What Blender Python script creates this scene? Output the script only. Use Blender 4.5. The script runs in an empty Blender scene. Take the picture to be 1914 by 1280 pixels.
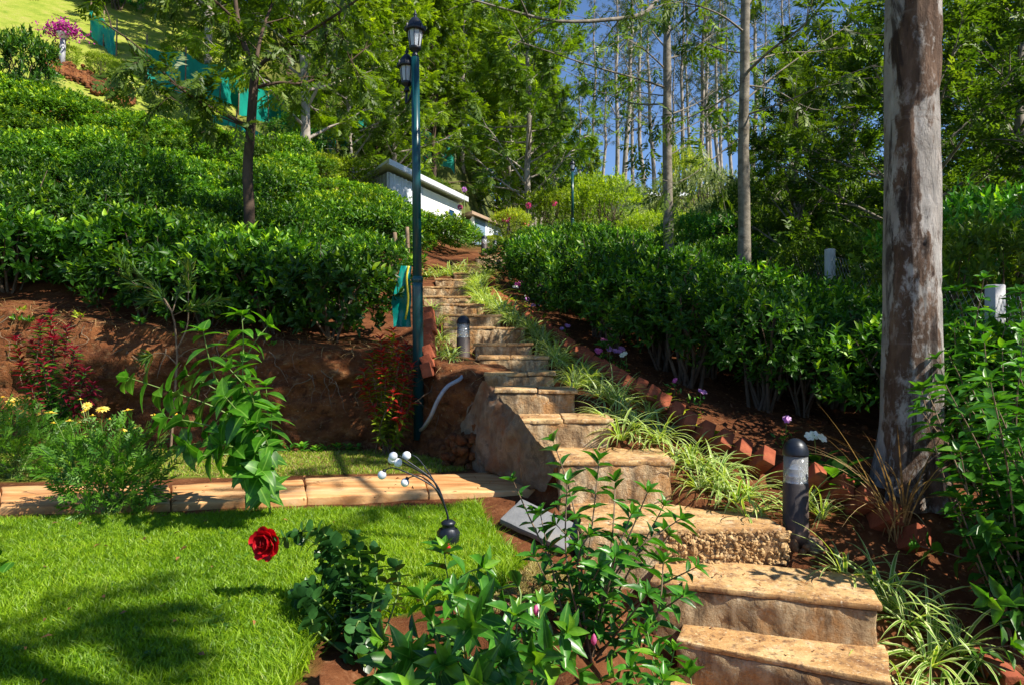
import bpy, math, random
import numpy as np
from mathutils import Vector

# ------------------------------------------------------------------ camera, sky, sun, exposure
sc = bpy.context.scene
COL = sc.collection
F, CX, HY = 1250.0, 957.0, 620.0           # focal length, centre column and horizon row of the photograph in pixels
cam_d = bpy.data.cameras.new('camera'); cam = bpy.data.objects.new('camera', cam_d); COL.objects.link(cam)
cam.location = (0, 0, 0); cam.rotation_euler = (math.pi/2, 0, 0)
cam_d.sensor_width = 36; cam_d.lens = F/1914*36; cam_d.shift_y = -(640-HY)/1914
cam_d.clip_start = 0.05; cam_d.clip_end = 1000
sc.camera = cam

SUN_EL, SUN_AZ = math.radians(47), math.radians(116)     # azimuth measured from +Y towards +X
world = bpy.data.worlds.new('World'); sc.world = world; world.use_nodes = True
wn = world.node_tree
sky = wn.nodes.new('ShaderNodeTexSky'); sky.sky_type = 'NISHITA'; sky.sun_disc = False
sky.sun_elevation = SUN_EL; sky.sun_rotation = SUN_AZ
sky.altitude = 1900; sky.air_density = 1.0; sky.dust_density = 0.0; sky.ozone_density = 6.0
wn.links.new(sky.outputs[0], wn.nodes['Background'].inputs[0])
wn.nodes['Background'].inputs[1].default_value = 0.092
tosun = Vector((math.cos(SUN_EL)*math.sin(SUN_AZ), math.cos(SUN_EL)*math.cos(SUN_AZ), math.sin(SUN_EL)))
sun_d = bpy.data.lights.new('sun', 'SUN'); sun = bpy.data.objects.new('sun', sun_d); COL.objects.link(sun)
sun_d.energy = 5.0; sun_d.angle = math.radians(0.53); sun_d.color = (1.0, 0.93, 0.80)
sun.rotation_euler = tosun.to_track_quat('Z', 'Y').to_euler(); sun.location = (8, -2, 12)
sc.view_settings.view_transform = 'Standard'; sc.view_settings.look = 'None'
sc.view_settings.exposure = 1.0; sc.view_settings.gamma = 1.0
sc.cycles.max_bounces = 7; sc.cycles.diffuse_bounces = 4; sc.cycles.transmission_bounces = 5; sc.cycles.glossy_bounces = 3

rng = np.random.default_rng(7)
random.seed(7)

# ------------------------------------------------------------------ small maths helpers
def px(x, y, d):
    return np.array([(x-CX)/F*d, d, (HY-y)/F*d])
def sstep(a, b, x):
    t = np.clip((np.asarray(x, float)-a)/(b-a+1e-12), 0, 1); return t*t*(3-2*t)
def lerp(a, b, t): return a+(b-a)*t
def nrm(v):
    v = np.asarray(v, float); return v/(np.linalg.norm(v, axis=-1, keepdims=True)+1e-12)
def _hash(ix, iy, iz, s):
    n = (ix*374761393+iy*668265263+iz*2147483647+s*1442695041) & 0xffffffff
    n = ((n ^ (n >> 13))*1274126177) & 0xffffffff
    n = ((n ^ (n >> 16))*2246822519) & 0xffffffff
    return ((n ^ (n >> 15)) & 0xffff)/65535.0
def vnoise(p, s=0):
    p = np.asarray(p, float); i = np.floor(p).astype(np.int64); f = p-i; f = f*f*(3-2*f)
    out = 0
    for dx in (0, 1):
        for dy in (0, 1):
            for dz in (0, 1):
                w = (f[..., 0] if dx else 1-f[..., 0])*(f[..., 1] if dy else 1-f[..., 1])*(f[..., 2] if dz else 1-f[..., 2])
                out = out+w*_hash(i[..., 0]+dx, i[..., 1]+dy, i[..., 2]+dz, s)
    return out*2-1
def fbm(p, o=4, s=0):
    p = np.asarray(p, float); a, t = 1.0, 0
    for k in range(o):
        t = t+a*vnoise(p, s+k*17); p = p*2.03+11.7; a *= .5
    return t
def fbm2(x, y, o=4, s=0):
    return fbm(np.stack([x, y, np.zeros_like(x)+.37], -1), o, s)

# ------------------------------------------------------------------ geometry collector
class Geo:
    def __init__(s): s.V = []; s.Q = []; s.T = []; s.A = []; s.n = 0
    def add(s, V, Q=None, T=None, A=None):
        V = np.asarray(V, float).reshape(-1, 3)
        s.V.append(V)
        if Q is not None and len(Q): s.Q.append(np.asarray(Q, np.int64).reshape(-1, 4)+s.n)
        if T is not None and len(T): s.T.append(np.asarray(T, np.int64).reshape(-1, 3)+s.n)
        s.A.append(np.asarray(A, float) if A is not None else np.full((len(V), 3), .5))
        s.n += len(V); return s
    def mesh(s, name, mat, smooth=True, off=None):
        V = np.concatenate(s.V)
        if off is not None: V = V-np.asarray(off)
        Q = np.concatenate(s.Q) if s.Q else np.zeros((0, 4), np.int64)
        T = np.concatenate(s.T) if s.T else np.zeros((0, 3), np.int64)
        me = bpy.data.meshes.new(name)
        me.vertices.add(len(V)); me.vertices.foreach_set('co', V.astype(np.float32).ravel())
        nl = Q.size+T.size; me.loops.add(nl)
        me.loops.foreach_set('vertex_index', np.concatenate([Q.ravel(), T.ravel()]).astype(np.int32))
        nf = len(Q)+len(T); me.polygons.add(nf)
        st = np.concatenate([np.arange(len(Q))*4, Q.size+np.arange(len(T))*3])
        me.polygons.foreach_set('loop_start', st.astype(np.int32))
        me.polygons.foreach_set('use_smooth', np.full(nf, smooth, bool))
        A = np.concatenate(s.A); c = np.ones((len(V), 4), np.float32); c[:, :3] = A
        at = me.attributes.new('tint', 'FLOAT_COLOR', 'POINT'); at.data.foreach_set('color', c.ravel())
        me.update(calc_edges=True); me.validate()
        if mat is not None: me.materials.append(mat)
        return me
    def build(s, name, mat, parent=None, smooth=True):
        off = np.array(parent.matrix_basis.translation) if parent is not None else None
        pp = parent.parent if parent is not None else None
        if pp is not None: off = off+np.array(pp.matrix_basis.translation)
        o = bpy.data.objects.new(name, s.mesh(name, mat, smooth, off)); COL.objects.link(o); o.parent = parent
        return o
def tag(o, label=None, cat=None, group=None, kind=None):
    if label: o['label'] = label
    if cat: o['category'] = cat
    if group: o['group'] = group
    if kind: o['kind'] = kind
    return o
def thing(name, label, cat, loc=(0, 0, 0), group=None):
    o = bpy.data.objects.new(name, None); o.empty_display_size = .1; COL.objects.link(o)
    o.location = tuple(float(v) for v in loc); return tag(o, label, cat, group)
def inst(name, me, parent=None):
    o = bpy.data.objects.new(name, me); COL.objects.link(o); o.parent = parent; return o

def tube(pts, rad, n=8, cap=True):
    P = np.asarray(pts, float); m = len(P); R = np.broadcast_to(np.asarray(rad, float), (m,))
    T = nrm(np.gradient(P, axis=0)); a = np.array([0, 0, 1.]) if abs(T[0, 2]) < .9 else np.array([1., 0, 0])
    u = nrm(np.cross(T[0], a)); U = [u]
    for k in range(1, m):
        u = u-T[k]*np.dot(u, T[k]); u = u/(np.linalg.norm(u)+1e-12); U.append(u)
    U = np.array(U); W = np.cross(T, U); th = np.arange(n)*2*math.pi/n
    V = P[:, None]+R[:, None, None]*(U[:, None]*np.cos(th)[None, :, None]+W[:, None]*np.sin(th)[None, :, None])
    i = np.arange(m-1)[:, None]*n; j = np.arange(n)[None]; k = (j+1) % n
    Q = np.stack([i+j, i+k, i+n+k, i+n+j], -1).reshape(-1, 4); V = V.reshape(-1, 3); Tt = []
    if cap:
        V = np.concatenate([V, P[:1], P[-1:]]); c0 = m*n
        Tt = [[c0, (q+1) % n, q] for q in range(n)]+[[c0+1, (m-1)*n+q, (m-1)*n+(q+1) % n] for q in range(n)]
    return V, Q, Tt
def smooth_path(pts, n=12):
    P = np.asarray(pts, float); m = len(P); t = np.linspace(0, m-1, n); i = np.clip(np.floor(t).astype(int), 0, m-2); f = (t-i)[:, None]
    p0 = P[np.clip(i-1, 0, m-1)]; p1 = P[i]; p2 = P[i+1]; p3 = P[np.clip(i+2, 0, m-1)]
    return .5*(2*p1+(p2-p0)*f+(2*p0-5*p1+4*p2-p3)*f**2+(3*p1-p0-3*p2+p3)*f**3)
def lathe(prof, n=24, c=(0, 0, 0)):
    pr = np.asarray(prof, float); m = len(pr); th = np.arange(n)*2*math.pi/n
    V = np.stack([pr[:, 0, None]*np.cos(th), pr[:, 0, None]*np.sin(th), np.repeat(pr[:, 1, None], n, 1)], -1).reshape(-1, 3)+np.asarray(c)
    i = np.arange(m-1)[:, None]*n; j = np.arange(n)[None]; k = (j+1) % n
    return V, np.stack([i+j, i+k, i+n+k, i+n+j], -1).reshape(-1, 4), []
def rbox(sx, sy, sz, r=.01, n=(6, 6, 4)):
    """rounded box, base centre at origin; a surface grid whose corners are rounded by r"""
    V = []; Q = []; c = 0; h = np.array([sx/2, sy/2, sz/2])
    for ax in range(3):
        for sg in (-1, 1):
            a, b = [(1, 2), (2, 0), (0, 1)][ax]
            ga, gb = [np.concatenate([[-1], np.linspace(-(1-r/h[q]), 1-r/h[q], n[q]+1), [1]]) for q in (a, b)]
            U, W = np.meshgrid(ga, gb, indexing='ij')
            P = np.zeros(U.shape+(3,)); P[..., a] = U*h[a]; P[..., b] = W*h[b]; P[..., ax] = sg*h[ax]
            V.append(P.reshape(-1, 3)); m = len(gb)
            i = np.arange(len(ga)-1)[:, None]*m; j = np.arange(len(gb)-1)[None]
            q = np.stack([i+j, i+j+m, i+j+m+1, i+j+1], -1).reshape(-1, 4)
            Q.append((q if sg > 0 else q[:, ::-1])+c); c += U.size
    V = np.concatenate(V); inn = np.clip(V, -(h-r), h-r); d = V-inn; l = np.linalg.norm(d, axis=1, keepdims=True)
    V = np.where(l > 1e-9, inn+d/np.maximum(l, 1e-9)*r, V); V[:, 2] += sz/2
    return V, np.concatenate(Q)
def rotz(V, a):
    c, s = math.cos(a), math.sin(a); V = np.asarray(V, float)
    return np.stack([V[..., 0]*c-V[..., 1]*s, V[..., 0]*s+V[..., 1]*c, V[..., 2]], -1)
def rotx(V, a):
    c, s = math.cos(a), math.sin(a); V = np.asarray(V, float)
    return np.stack([V[..., 0], V[..., 1]*c-V[..., 2]*s, V[..., 1]*s+V[..., 2]*c], -1)
def roty(V, a):
    c, s = math.cos(a), math.sin(a); V = np.asarray(V, float)
    return np.stack([V[..., 0]*c+V[..., 2]*s, V[..., 1], -V[..., 0]*s+V[..., 2]*c], -1)

# ------------------------------------------------------------------ leaf templates: (along, across, up)
def tpl_kite():
    return np.array([[0, 0, 0], [.42, .5, .08], [1, 0, -.12], [.42, -.5, .08]]), [], [[0, 2, 1], [0, 3, 2]]
def tpl_fold():
    return (np.array([[0, 0, 0], [.4, .5, .10], [.45, 0, 0], [.4, -.5, .10], [1, 0, -.14]]), [],
            [[0, 2, 1], [0, 3, 2], [1, 2, 4], [2, 3, 4]])
def tpl_nice(droop=.22, cup=.10, w=((0, .05), (.14, .30), (.36, .5), (.6, .43), (.82, .2), (1, 0))):
    V = []; Q = []; T = []
    for t, s in w:
        z = -droop*t*t; V += [[t, s, z+cup*s*2], [t, 0, z], [t, -s, z+cup*s*2]]
    for k in range(len(w)-1):
        a = 3*k; b = a+3; Q += [[a, a+1, b+1, b], [a+1, a+2, b+2, b+1]]
    return np.array(V), Q, T
def tpl_round():
    return tpl_nice(.15, .06, ((0, .04), (.1, .32), (.35, .5), (.65, .46), (.88, .25), (1, 0)))
def merge_tpl(parts):
    V = []; Q = []; T = []; n = 0
    for v, q, t in parts:
        V.append(v); Q += [[a+n for a in f] for f in q]; T += [[a+n for a in f] for f in t]; n += len(v)
    return np.concatenate(V), Q, T
def tpl_frond(pairs=9, seed=0, ll=.36, ang=52, lw=.085, droop=.35):
    r = np.random.default_rng(seed); parts = []
    for k in range(pairs):
        for sg in (-1, 1):
            t0 = .10+.86*k/(pairs-1)+r.normal(0, .012); l = ll*math.sin(math.pi*(.16+.78*k/(pairs-1)))*r.uniform(.8, 1.15)
            a = math.radians(ang+r.normal(0, 9)); d = np.array([math.cos(a), sg*math.sin(a)]); s = np.array([-d[1], d[0]])
            q = np.array([[0, 0], [.45*l, lw*.5], [l, 0], [.45*l, -lw*.5]])
            P = np.array([t0, 0])+q[:, :1]*d+q[:, 1:]*s
            h = -droop*P[:, 0]**2-.35*np.abs(P[:, 1])+r.normal(0, .015)
            parts.append((np.column_stack([P, h]), [], [[0, 1, 2], [0, 2, 3]]))
    return merge_tpl(parts)
def tpl_sprig(n=9, seed=0, ll=.34, lw=.15):
    r = np.random.default_rng(seed); parts = []
    for k in range(n):
        t0 = .08+.8*k/(n-1); a = math.radians((-1)**k*r.uniform(30, 75)); l = ll*r.uniform(.75, 1.2); e = r.normal(0, .35)
        d = np.array([math.cos(a)*math.cos(e), math.sin(a)*math.cos(e), math.sin(e)]); s = nrm(np.cross([0, 0, 1.], d)); u = np.cross(d, s)
        v = np.array([[0, 0, 0], [.42, .5, .1], [1, 0, -.15], [.42, -.5, .1]])
        P = np.array([t0, 0, -.12*t0*t0])+v[:, :1]*l*d+v[:, 1:2]*lw*s+v[:, 2:]*l*u
        parts.append((P, [], [[0, 2, 1], [0, 3, 2]]))
    return merge_tpl(parts)
def leaves(g, P, D, N, L, W, tpl, tint=None):
    """add one copy of a leaf template per row of P, pointing along D with face normal N"""
    P = np.atleast_2d(P); n = len(P)
    if not n: return
    D = nrm(D); S = nrm(np.cross(N, D)); N = np.cross(D, S)
    t, Q, T = tpl; L = np.broadcast_to(np.asarray(L, float), (n,))[:, None, None]; W = np.broadcast_to(np.asarray(W, float), (n,))[:, None, None]
    V = P[:, None]+D[:, None]*t[None, :, :1]*L+S[:, None]*t[None, :, 1:2]*W+N[:, None]*t[None, :, 2:]*L
    m = len(t); o = (np.arange(n)*m)[:, None, None]
    r = rng.random(n) if tint is None else np.broadcast_to(tint, (n,))
    A = np.stack([np.repeat(r[:, None], m, 1), np.broadcast_to(np.abs(t[:, 1])*2, (n, m)), np.broadcast_to(t[:, 0], (n, m))], -1)
    g.add(V.reshape(-1, 3), (np.asarray(Q)[None]+o).reshape(-1, 4) if len(Q) else None,
          (np.asarray(T)[None]+o).reshape(-1, 3) if len(T) else None, A.reshape(-1, 3))
def straps(g, P, az, L, W, e0, e1, seg=6, r=None, twist=.3):
    """arching strap leaves: elevation runs from e0 to e1 along each leaf"""
    n = len(P); t = np.linspace(0, 1, seg+1)
    el = e0[:, None]+(e1-e0)[:, None]*t[None]**1.1
    a = az[:, None]+twist*rng.normal(0, 1, n)[:, None]*t[None]
    st = np.stack([np.cos(el)*np.cos(a), np.cos(el)*np.sin(a), np.sin(el)], -1)*(L/seg)[:, None, None]
    C = np.asarray(P)[:, None]+np.cumsum(st, 1)-st[:, :1]
    S = np.stack([-np.sin(a), np.cos(a), np.zeros_like(a)], -1); U = np.cross(nrm(st), S)
    w = np.interp(t, [0, .25, .6, 1], [.6, 1, .8, .03])[None, :, None]*W[:, None, None]*.5
    V = np.stack([C+S*w+U*w*.35, C, C-S*w+U*w*.35], 2)
    m = 3*(seg+1); k = np.arange(seg)*3
    q = np.concatenate([np.stack([k, k+1, k+4, k+3], -1), np.stack([k+1, k+2, k+5, k+4], -1)])
    rr = rng.random(n) if r is None else r
    A = np.zeros((n, seg+1, 3, 3)); A[..., 0] = rr[:, None, None]; A[..., 0, 1] = 1; A[..., 2, 1] = 1; A[..., 2] = t[None, :, None]
    g.add(V.reshape(-1, 3), (q[None]+(np.arange(n)*m)[:, None, None]).reshape(-1, 4), None, A.reshape(-1, 3))
def rdir(n, up=0.0):
    v = rng.normal(0, 1, (n, 3)); v[:, 2] += up; return nrm(v)

# ------------------------------------------------------------------ materials
def newmat(name):
    m = bpy.data.materials.new(name); m.use_nodes = True; nt = m.node_tree
    return m, nt, nt.nodes['Principled BSDF']
def ramp(nt, fac, stops):
    r = nt.nodes.new('ShaderNodeValToRGB'); e = r.color_ramp.elements
    while len(e) < len(stops): e.new(.5)
    for k, (p, c) in enumerate(stops): e[k].position = p; e[k].color = tuple(c)+(1,) if len(c) == 3 else c
    nt.links.new(fac, r.inputs[0]); return r.outputs[0]
def noise(nt, scale, detail=6, rough=.6, stretch=(1, 1, 1), dist=0., geom=False):
    if geom: src = nt.nodes.new('ShaderNodeNewGeometry').outputs['Position']
    else: src = nt.nodes.new('ShaderNodeTexCoord').outputs['Object']
    mp = nt.nodes.new('ShaderNodeMapping'); mp.inputs['Scale'].default_value = stretch; nt.links.new(src, mp.inputs[0])
    n = nt.nodes.new('ShaderNodeTexNoise'); n.inputs['Scale'].default_value = scale; n.inputs['Detail'].default_value = detail
    n.inputs['Roughness'].default_value = rough; n.inputs['Distortion'].default_value = dist
    nt.links.new(mp.outputs[0], n.inputs['Vector']); return n.outputs[0]
def mix(nt, a, b, fac, mode='MIX'):
    m = nt.nodes.new('ShaderNodeMix'); m.data_type = 'RGBA'; m.blend_type = mode
    for s, v in ((m.inputs[6], a), (m.inputs[7], b), (m.inputs[0], fac)):
        if isinstance(v, bpy.types.NodeSocket): nt.links.new(v, s)
        else: s.default_value = (tuple(v)+(1,) if isinstance(v, (tuple, list)) and len(v) == 3 else v)
    return m.outputs[2]
def bump(nt, bsdf, h, strength=.3, dist=.02):
    b = nt.nodes.new('ShaderNodeBump'); b.inputs['Strength'].default_value = strength; b.inputs['Distance'].default_value = dist
    nt.links.new(h, b.inputs['Height']); nt.links.new(b.outputs[0], bsdf.inputs['Normal']); return b
BW = lambda a, b: [(a, (0, 0, 0)), (b, (1, 1, 1))]
def stone(name, stops, scale=4, rough=.85, bs=.35, bscale=30, stretch=(1, 1, 1), over=None, bd=.015):
    m, nt, b = newmat(name)
    c = ramp(nt, noise(nt, scale, 8, .65, stretch, .3), stops)
    for (col, sc2, lo, hi, st, amt) in (over or []):
        f = ramp(nt, noise(nt, sc2, 7, .65, st, .2), [(lo, (0, 0, 0)), (hi, (amt,)*3)]); c = mix(nt, c, col, f)
    nt.links.new(c, b.inputs['Base Color']); b.inputs['Roughness'].default_value = rough
    b.inputs['Specular IOR Level'].default_value = .25
    bump(nt, b, noise(nt, bscale, 10, .7), bs, bd); return m
def plain(name, col, rough=.5, metal=0., var=.15, scale=8, bs=.05, spec=.5):
    m, nt, b = newmat(name); lo = tuple(c*(1-var) for c in col); hi = tuple(min(1, c*(1+var)) for c in col)
    nt.links.new(ramp(nt, noise(nt, scale), [(.3, lo), (.7, hi)]), b.inputs['Base Color'])
    b.inputs['Roughness'].default_value = rough; b.inputs['Metallic'].default_value = metal; b.inputs['Specular IOR Level'].default_value = spec
    bump(nt, b, noise(nt, scale*8), bs, .005); return m
def leafmat(name, dark, light, trans=.3, rough=.42, tcol=None, edge=None, rib=None, spec=.45, young=None, var=.2):
    m, nt, b = newmat(name)
    at = nt.nodes.new('ShaderNodeAttribute'); at.attribute_name = 'tint'
    sep = nt.nodes.new('ShaderNodeSeparateColor'); nt.links.new(at.outputs['Color'], sep.inputs[0])
    st = [(.0, dark), (.75, light)]
    if young: st.append((1., young))
    c = ramp(nt, sep.outputs[0], st)
    oi = nt.nodes.new('ShaderNodeObjectInfo')
    hs = nt.nodes.new('ShaderNodeHueSaturation'); hs.inputs['Saturation'].default_value = 1.0
    v = nt.nodes.new('ShaderNodeMapRange'); v.inputs[3].default_value = 1-var; v.inputs[4].default_value = 1+var
    nt.links.new(oi.outputs['Random'], v.inputs[0]); nt.links.new(v.outputs[0], hs.inputs['Value'])
    nt.links.new(c, hs.inputs['Color']); c = hs.outputs[0]
    c = mix(nt, c, ramp(nt, noise(nt, 32, 5, .65), [(.32, (.55, .60, .5)), (.66, (1.25, 1.2, 1.1))]), 1.0, 'MULTIPLY')
    if edge:  c = mix(nt, c, edge, ramp(nt, sep.outputs[1], [(.45, (0, 0, 0)), (.8, (1, 1, 1))]))
    if rib:   c = mix(nt, c, rib, ramp(nt, sep.outputs[1], [(.0, (.7,)*3), (.12, (0, 0, 0))]))
    nt.links.new(c, b.inputs['Base Color']); b.inputs['Roughness'].default_value = rough; b.inputs['Specular IOR Level'].default_value = spec
    tr = nt.nodes.new('ShaderNodeBsdfTranslucent')
    tc = mix(nt, c, tcol or (1.0, 1.0, .25), 1.0, 'MULTIPLY')
    g = nt.nodes.new('ShaderNodeMix'); g.data_type = 'RGBA'; g.blend_type = 'ADD'; g.inputs[0].default_value = 1
    nt.links.new(tc, g.inputs[6]); nt.links.new(tc, g.inputs[7]); nt.links.new(g.outputs[2], tr.inputs[0])
    ms = nt.nodes.new('ShaderNodeMixShader'); ms.inputs[0].default_value = trans
    nt.links.new(b.outputs[0], ms.inputs[1]); nt.links.new(tr.outputs[0], ms.inputs[2])
    nt.links.new(ms.outputs[0], nt.nodes['Material Output'].inputs[0]); return m

M = {}
M['tea'] = leafmat('tea_leaf', (.010, .045, .004), (.065, .19, .010), .25, .45, young=(.28, .46, .02), spec=.3, var=.42)
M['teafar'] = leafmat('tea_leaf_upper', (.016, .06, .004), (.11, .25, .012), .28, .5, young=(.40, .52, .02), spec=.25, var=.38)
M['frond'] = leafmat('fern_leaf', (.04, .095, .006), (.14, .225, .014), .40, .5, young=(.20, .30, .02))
M['frondlit'] = leafmat('sunlit_fern_leaf', (.085, .16, .007), (.23, .33, .016), .45, .5, young=(.34, .42, .022))  # brighter copy of the fern leaf, sunlight on the crowns put into the colour
M['broad'] = leafmat('broad_leaf', (.028, .072, .008), (.105, .185, .018), .34, .5, young=(.20, .28, .03), spec=.25)
M['grey'] = leafmat('grey_green_leaf', (.10, .15, .05), (.26, .33, .12), .25, .6, tcol=(1, 1, .5), young=(.42, .48, .22))
M['eucal'] = leafmat('hanging_leaf', (.03, .06, .02), (.09, .13, .045), .25, .5, tcol=(1, 1, .6))
M['camellia'] = leafmat('glossy_leaf', (.012, .075, .009), (.055, .20, .016), .25, .33, rib=(.16, .32, .05), spec=.4, young=(.22, .42, .03))
M['rose'] = leafmat('rose_leaf', (.012, .055, .014), (.04, .13, .03), .2, .35, young=(.09, .15, .03))
M['bigleaf'] = leafmat('big_soft_leaf', (.018, .095, .006), (.075, .25, .010), .36, .45, rib=(.22, .42, .06), young=(.24, .46, .02))
M['shrub'] = leafmat('hedge_leaf', (.025, .12, .015), (.09, .28, .03), .30, .36, young=(.26, .46, .03), spec=.35)
M['daisyleaf'] = leafmat('feathery_leaf', (.03, .11, .008), (.10, .25, .015), .3, .5, young=(.25, .38, .03))
M['spider'] = leafmat('striped_leaf', (.08, .21, .02), (.20, .36, .035), .3, .4, edge=(.58, .62, .29), young=(.34, .46, .08))
M['needle'] = leafmat('needle_leaf', (.04, .12, .02), (.11, .22, .03), .25, .5, young=(.3, .36, .04))
M['red'] = leafmat('red_leaf', (.16, .01, .01), (.42, .03, .02), .3, .4, tcol=(1, .5, .3), young=(.62, .09, .02))
M['crimson'] = leafmat('crimson_leaf', (.10, .005, .015), (.27, .01, .04), .3, .4, tcol=(1, .4, .4))
M['yellowgreen'] = leafmat('yellow_green_leaf', (.12, .20, .01), (.32, .40, .02), .35, .5, young=(.55, .55, .03))
M['magenta'] = leafmat('magenta_petal', (.28, .01, .20), (.50, .03, .36), .3, .5, tcol=(1, .5, .9))
M['pink'] = leafmat('pink_petal', (.5, .06, .25), (.75, .18, .45), .3, .5, tcol=(1, .6, .8))
M['whitepetal'] = leafmat('white_petal', (.7, .7, .62), (.85, .85, .8), .25, .5, tcol=(1, 1, .9))
M['yellowpetal'] = leafmat('pale_yellow_petal', (.80, .56, .05), (.9, .74, .20), .25, .5, tcol=(1, .9, .5))
M['yellowdisc'] = plain('daisy_disc', (.75, .42, .02), .8)
M['lilac'] = leafmat('lilac_petal', (.38, .16, .5), (.55, .30, .65), .3, .5, tcol=(1, .8, 1))
M['rosepetal'] = leafmat('dark_red_petal', (.25, .002, .008), (.58, .008, .02), .25, .45, tcol=(1, .3, .3))
M['grass'] = leafmat('lawn_blade', (.09, .20, .006), (.26, .40, .010), .38, .5, young=(.36, .42, .05))
M['drygrass'] = leafmat('dry_blade', (.24, .17, .06), (.42, .33, .13), .25, .6, tcol=(1, .95, .6), young=(.25, .30, .04))
M['straw'] = leafmat('straw', (.26, .16, .07), (.48, .33, .16), .15, .7, tcol=(1, .9, .6))
M['litter'] = leafmat('dead_leaf', (.10, .04, .015), (.30, .14, .05), .1, .7, tcol=(1, .8, .5))
M['twig'] = stone('twig_bark', [(.3, (.10, .065, .04)), (.7, (.28, .20, .13))], 12, .8, .3, 60)
M['greenstem'] = plain('green_stem', (.13, .20, .04), .5)
M['darkbark'] = stone('dark_bark', [(.3, (.03, .02, .014)), (.7, (.12, .08, .055))], 9, .9, .6, 30, (1, 1, .4))
M['palebark'] = stone('pale_bark', [(.28, (.10, .08, .06)), (.5, (.30, .26, .22)), (.75, (.46, .42, .37))], 7, .85, .5, 26, (1, 1, .45),
                      over=[((.07, .05, .04), 5, .52, .66, (1, 1, .5), .8)])
M['greybark'] = stone('grey_bark', [(.28, (.07, .06, .045)), (.5, (.19, .165, .13)), (.75, (.33, .29, .24))], 9, .85, .5, 30, (1, 1, 1.2),
                      over=[((.05, .035, .028), 7, .55, .7, (1, 1, 1.6), .7)])
M['soil'] = stone('red_soil', [(.25, (.055, .018, .008)), (.5, (.14, .048, .018)), (.78, (.27, .105, .042))], 3.2, .95, .9, 26, bd=.03,
                  over=[((.30, .15, .07), 22, .56, .7, (1, 1, 1), .55)])
M['bank'] = stone('cut_earth', [(.25, (.06, .019, .008)), (.5, (.19, .064, .02)), (.78, (.38, .155, .05))], 4, .95, 1.0, 22, (1, 1, 1.6), bd=.06,
                  over=[((.36, .22, .10), 9, .54, .70, (1, 1, 2), .6), ((.04, .015, .008), 14, .54, .66, (1, 1, 1), .7), ((.34, .24, .15), 45, .60, .68, (1, 1, 1), .6)])
M['tread'] = stone('sandstone_tread', [(.25, (.24, .12, .045)), (.45, (.44, .25, .10)), (.6, (.56, .37, .17)), (.8, (.68, .52, .30))], 6, .85, .6, 45, (.6, 1.2, 1),
                   over=[((.15, .065, .03), 8, .50, .66, (1, 1, 1), .75), ((.70, .60, .44), 13, .56, .72, (1, 1, 1), .55), ((.11, .06, .035), 38, .53, .64, (1, 1, 1), .75), ((.78, .66, .46), 60, .58, .68, (1, 1, 1), .6), ((.09, .10, .03), 3, .60, .72, (1, 1, 1), .45)])
M['plank'] = stone('banded_sandstone', [(.25, (.20, .085, .03)), (.42, (.44, .20, .07)), (.55, (.58, .33, .14)), (.8, (.68, .50, .29))], 5, .8, .3, 40, (.35, 2.2, 1),
                   over=[((.24, .17, .12), 4, .55, .72, (.6, 1.6, 1), .6)])
M['riser'] = stone('stained_riser', [(.28, (.17, .105, .055)), (.46, (.40, .275, .15)), (.58, (.57, .43, .26)), (.75, (.74, .61, .42))], 9, .9, 1.0, 36, (1.6, 1.6, .6), bd=.03,
                   over=[((.46, .22, .07), 5, .47, .60, (1, 1, .8), .8), ((.06, .045, .032), 6, .50, .64, (1.8, 1.8, .6), .7), ((.62, .56, .46), 16, .60, .72, (1, 1, 1), .5), ((.08, .06, .04), 40, .62, .70, (1, 1, 1), .6)])
M['concrete'] = stone('rough_concrete', [(.25, (.10, .07, .046)), (.5, (.22, .16, .105)), (.75, (.40, .315, .22))], 9, .9, .8, 30, bd=.03,
                      over=[((.20, .085, .035), 4, .50, .62, (1, 1, 1), .8), ((.05, .035, .025), 9, .55, .68, (1, 1, 1), .7)])
M['rubble'] = stone('rubble_stone', [(.25, (.22, .11, .045)), (.5, (.46, .29, .13)), (.75, (.66, .50, .29))], 22, .9, .7, 60, over=[((.10, .05, .025), 14, .52, .66, (1, 1, 1), .7)])
M['slab'] = stone('grey_slab', [(.3, (.12, .125, .135)), (.7, (.22, .22, .225))], 6, .8, .3, 60, over=[((.32, .22, .13), 4, .58, .72, (1, 1, 1), .5)])
M['brick'] = stone('red_brick', [(.25, (.14, .034, .016)), (.5, (.27, .068, .031)), (.75, (.40, .125, .06))], 9, .9, .45, 50,
                   over=[((.12, .05, .03), 6, .56, .72, (1, 1, 1), .6)])
M['teastem'] = stone('tea_stem_bark', [(.3, (.05, .034, .022)), (.7, (.16, .115, .08))], 12, .85, .3, 60)
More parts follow.
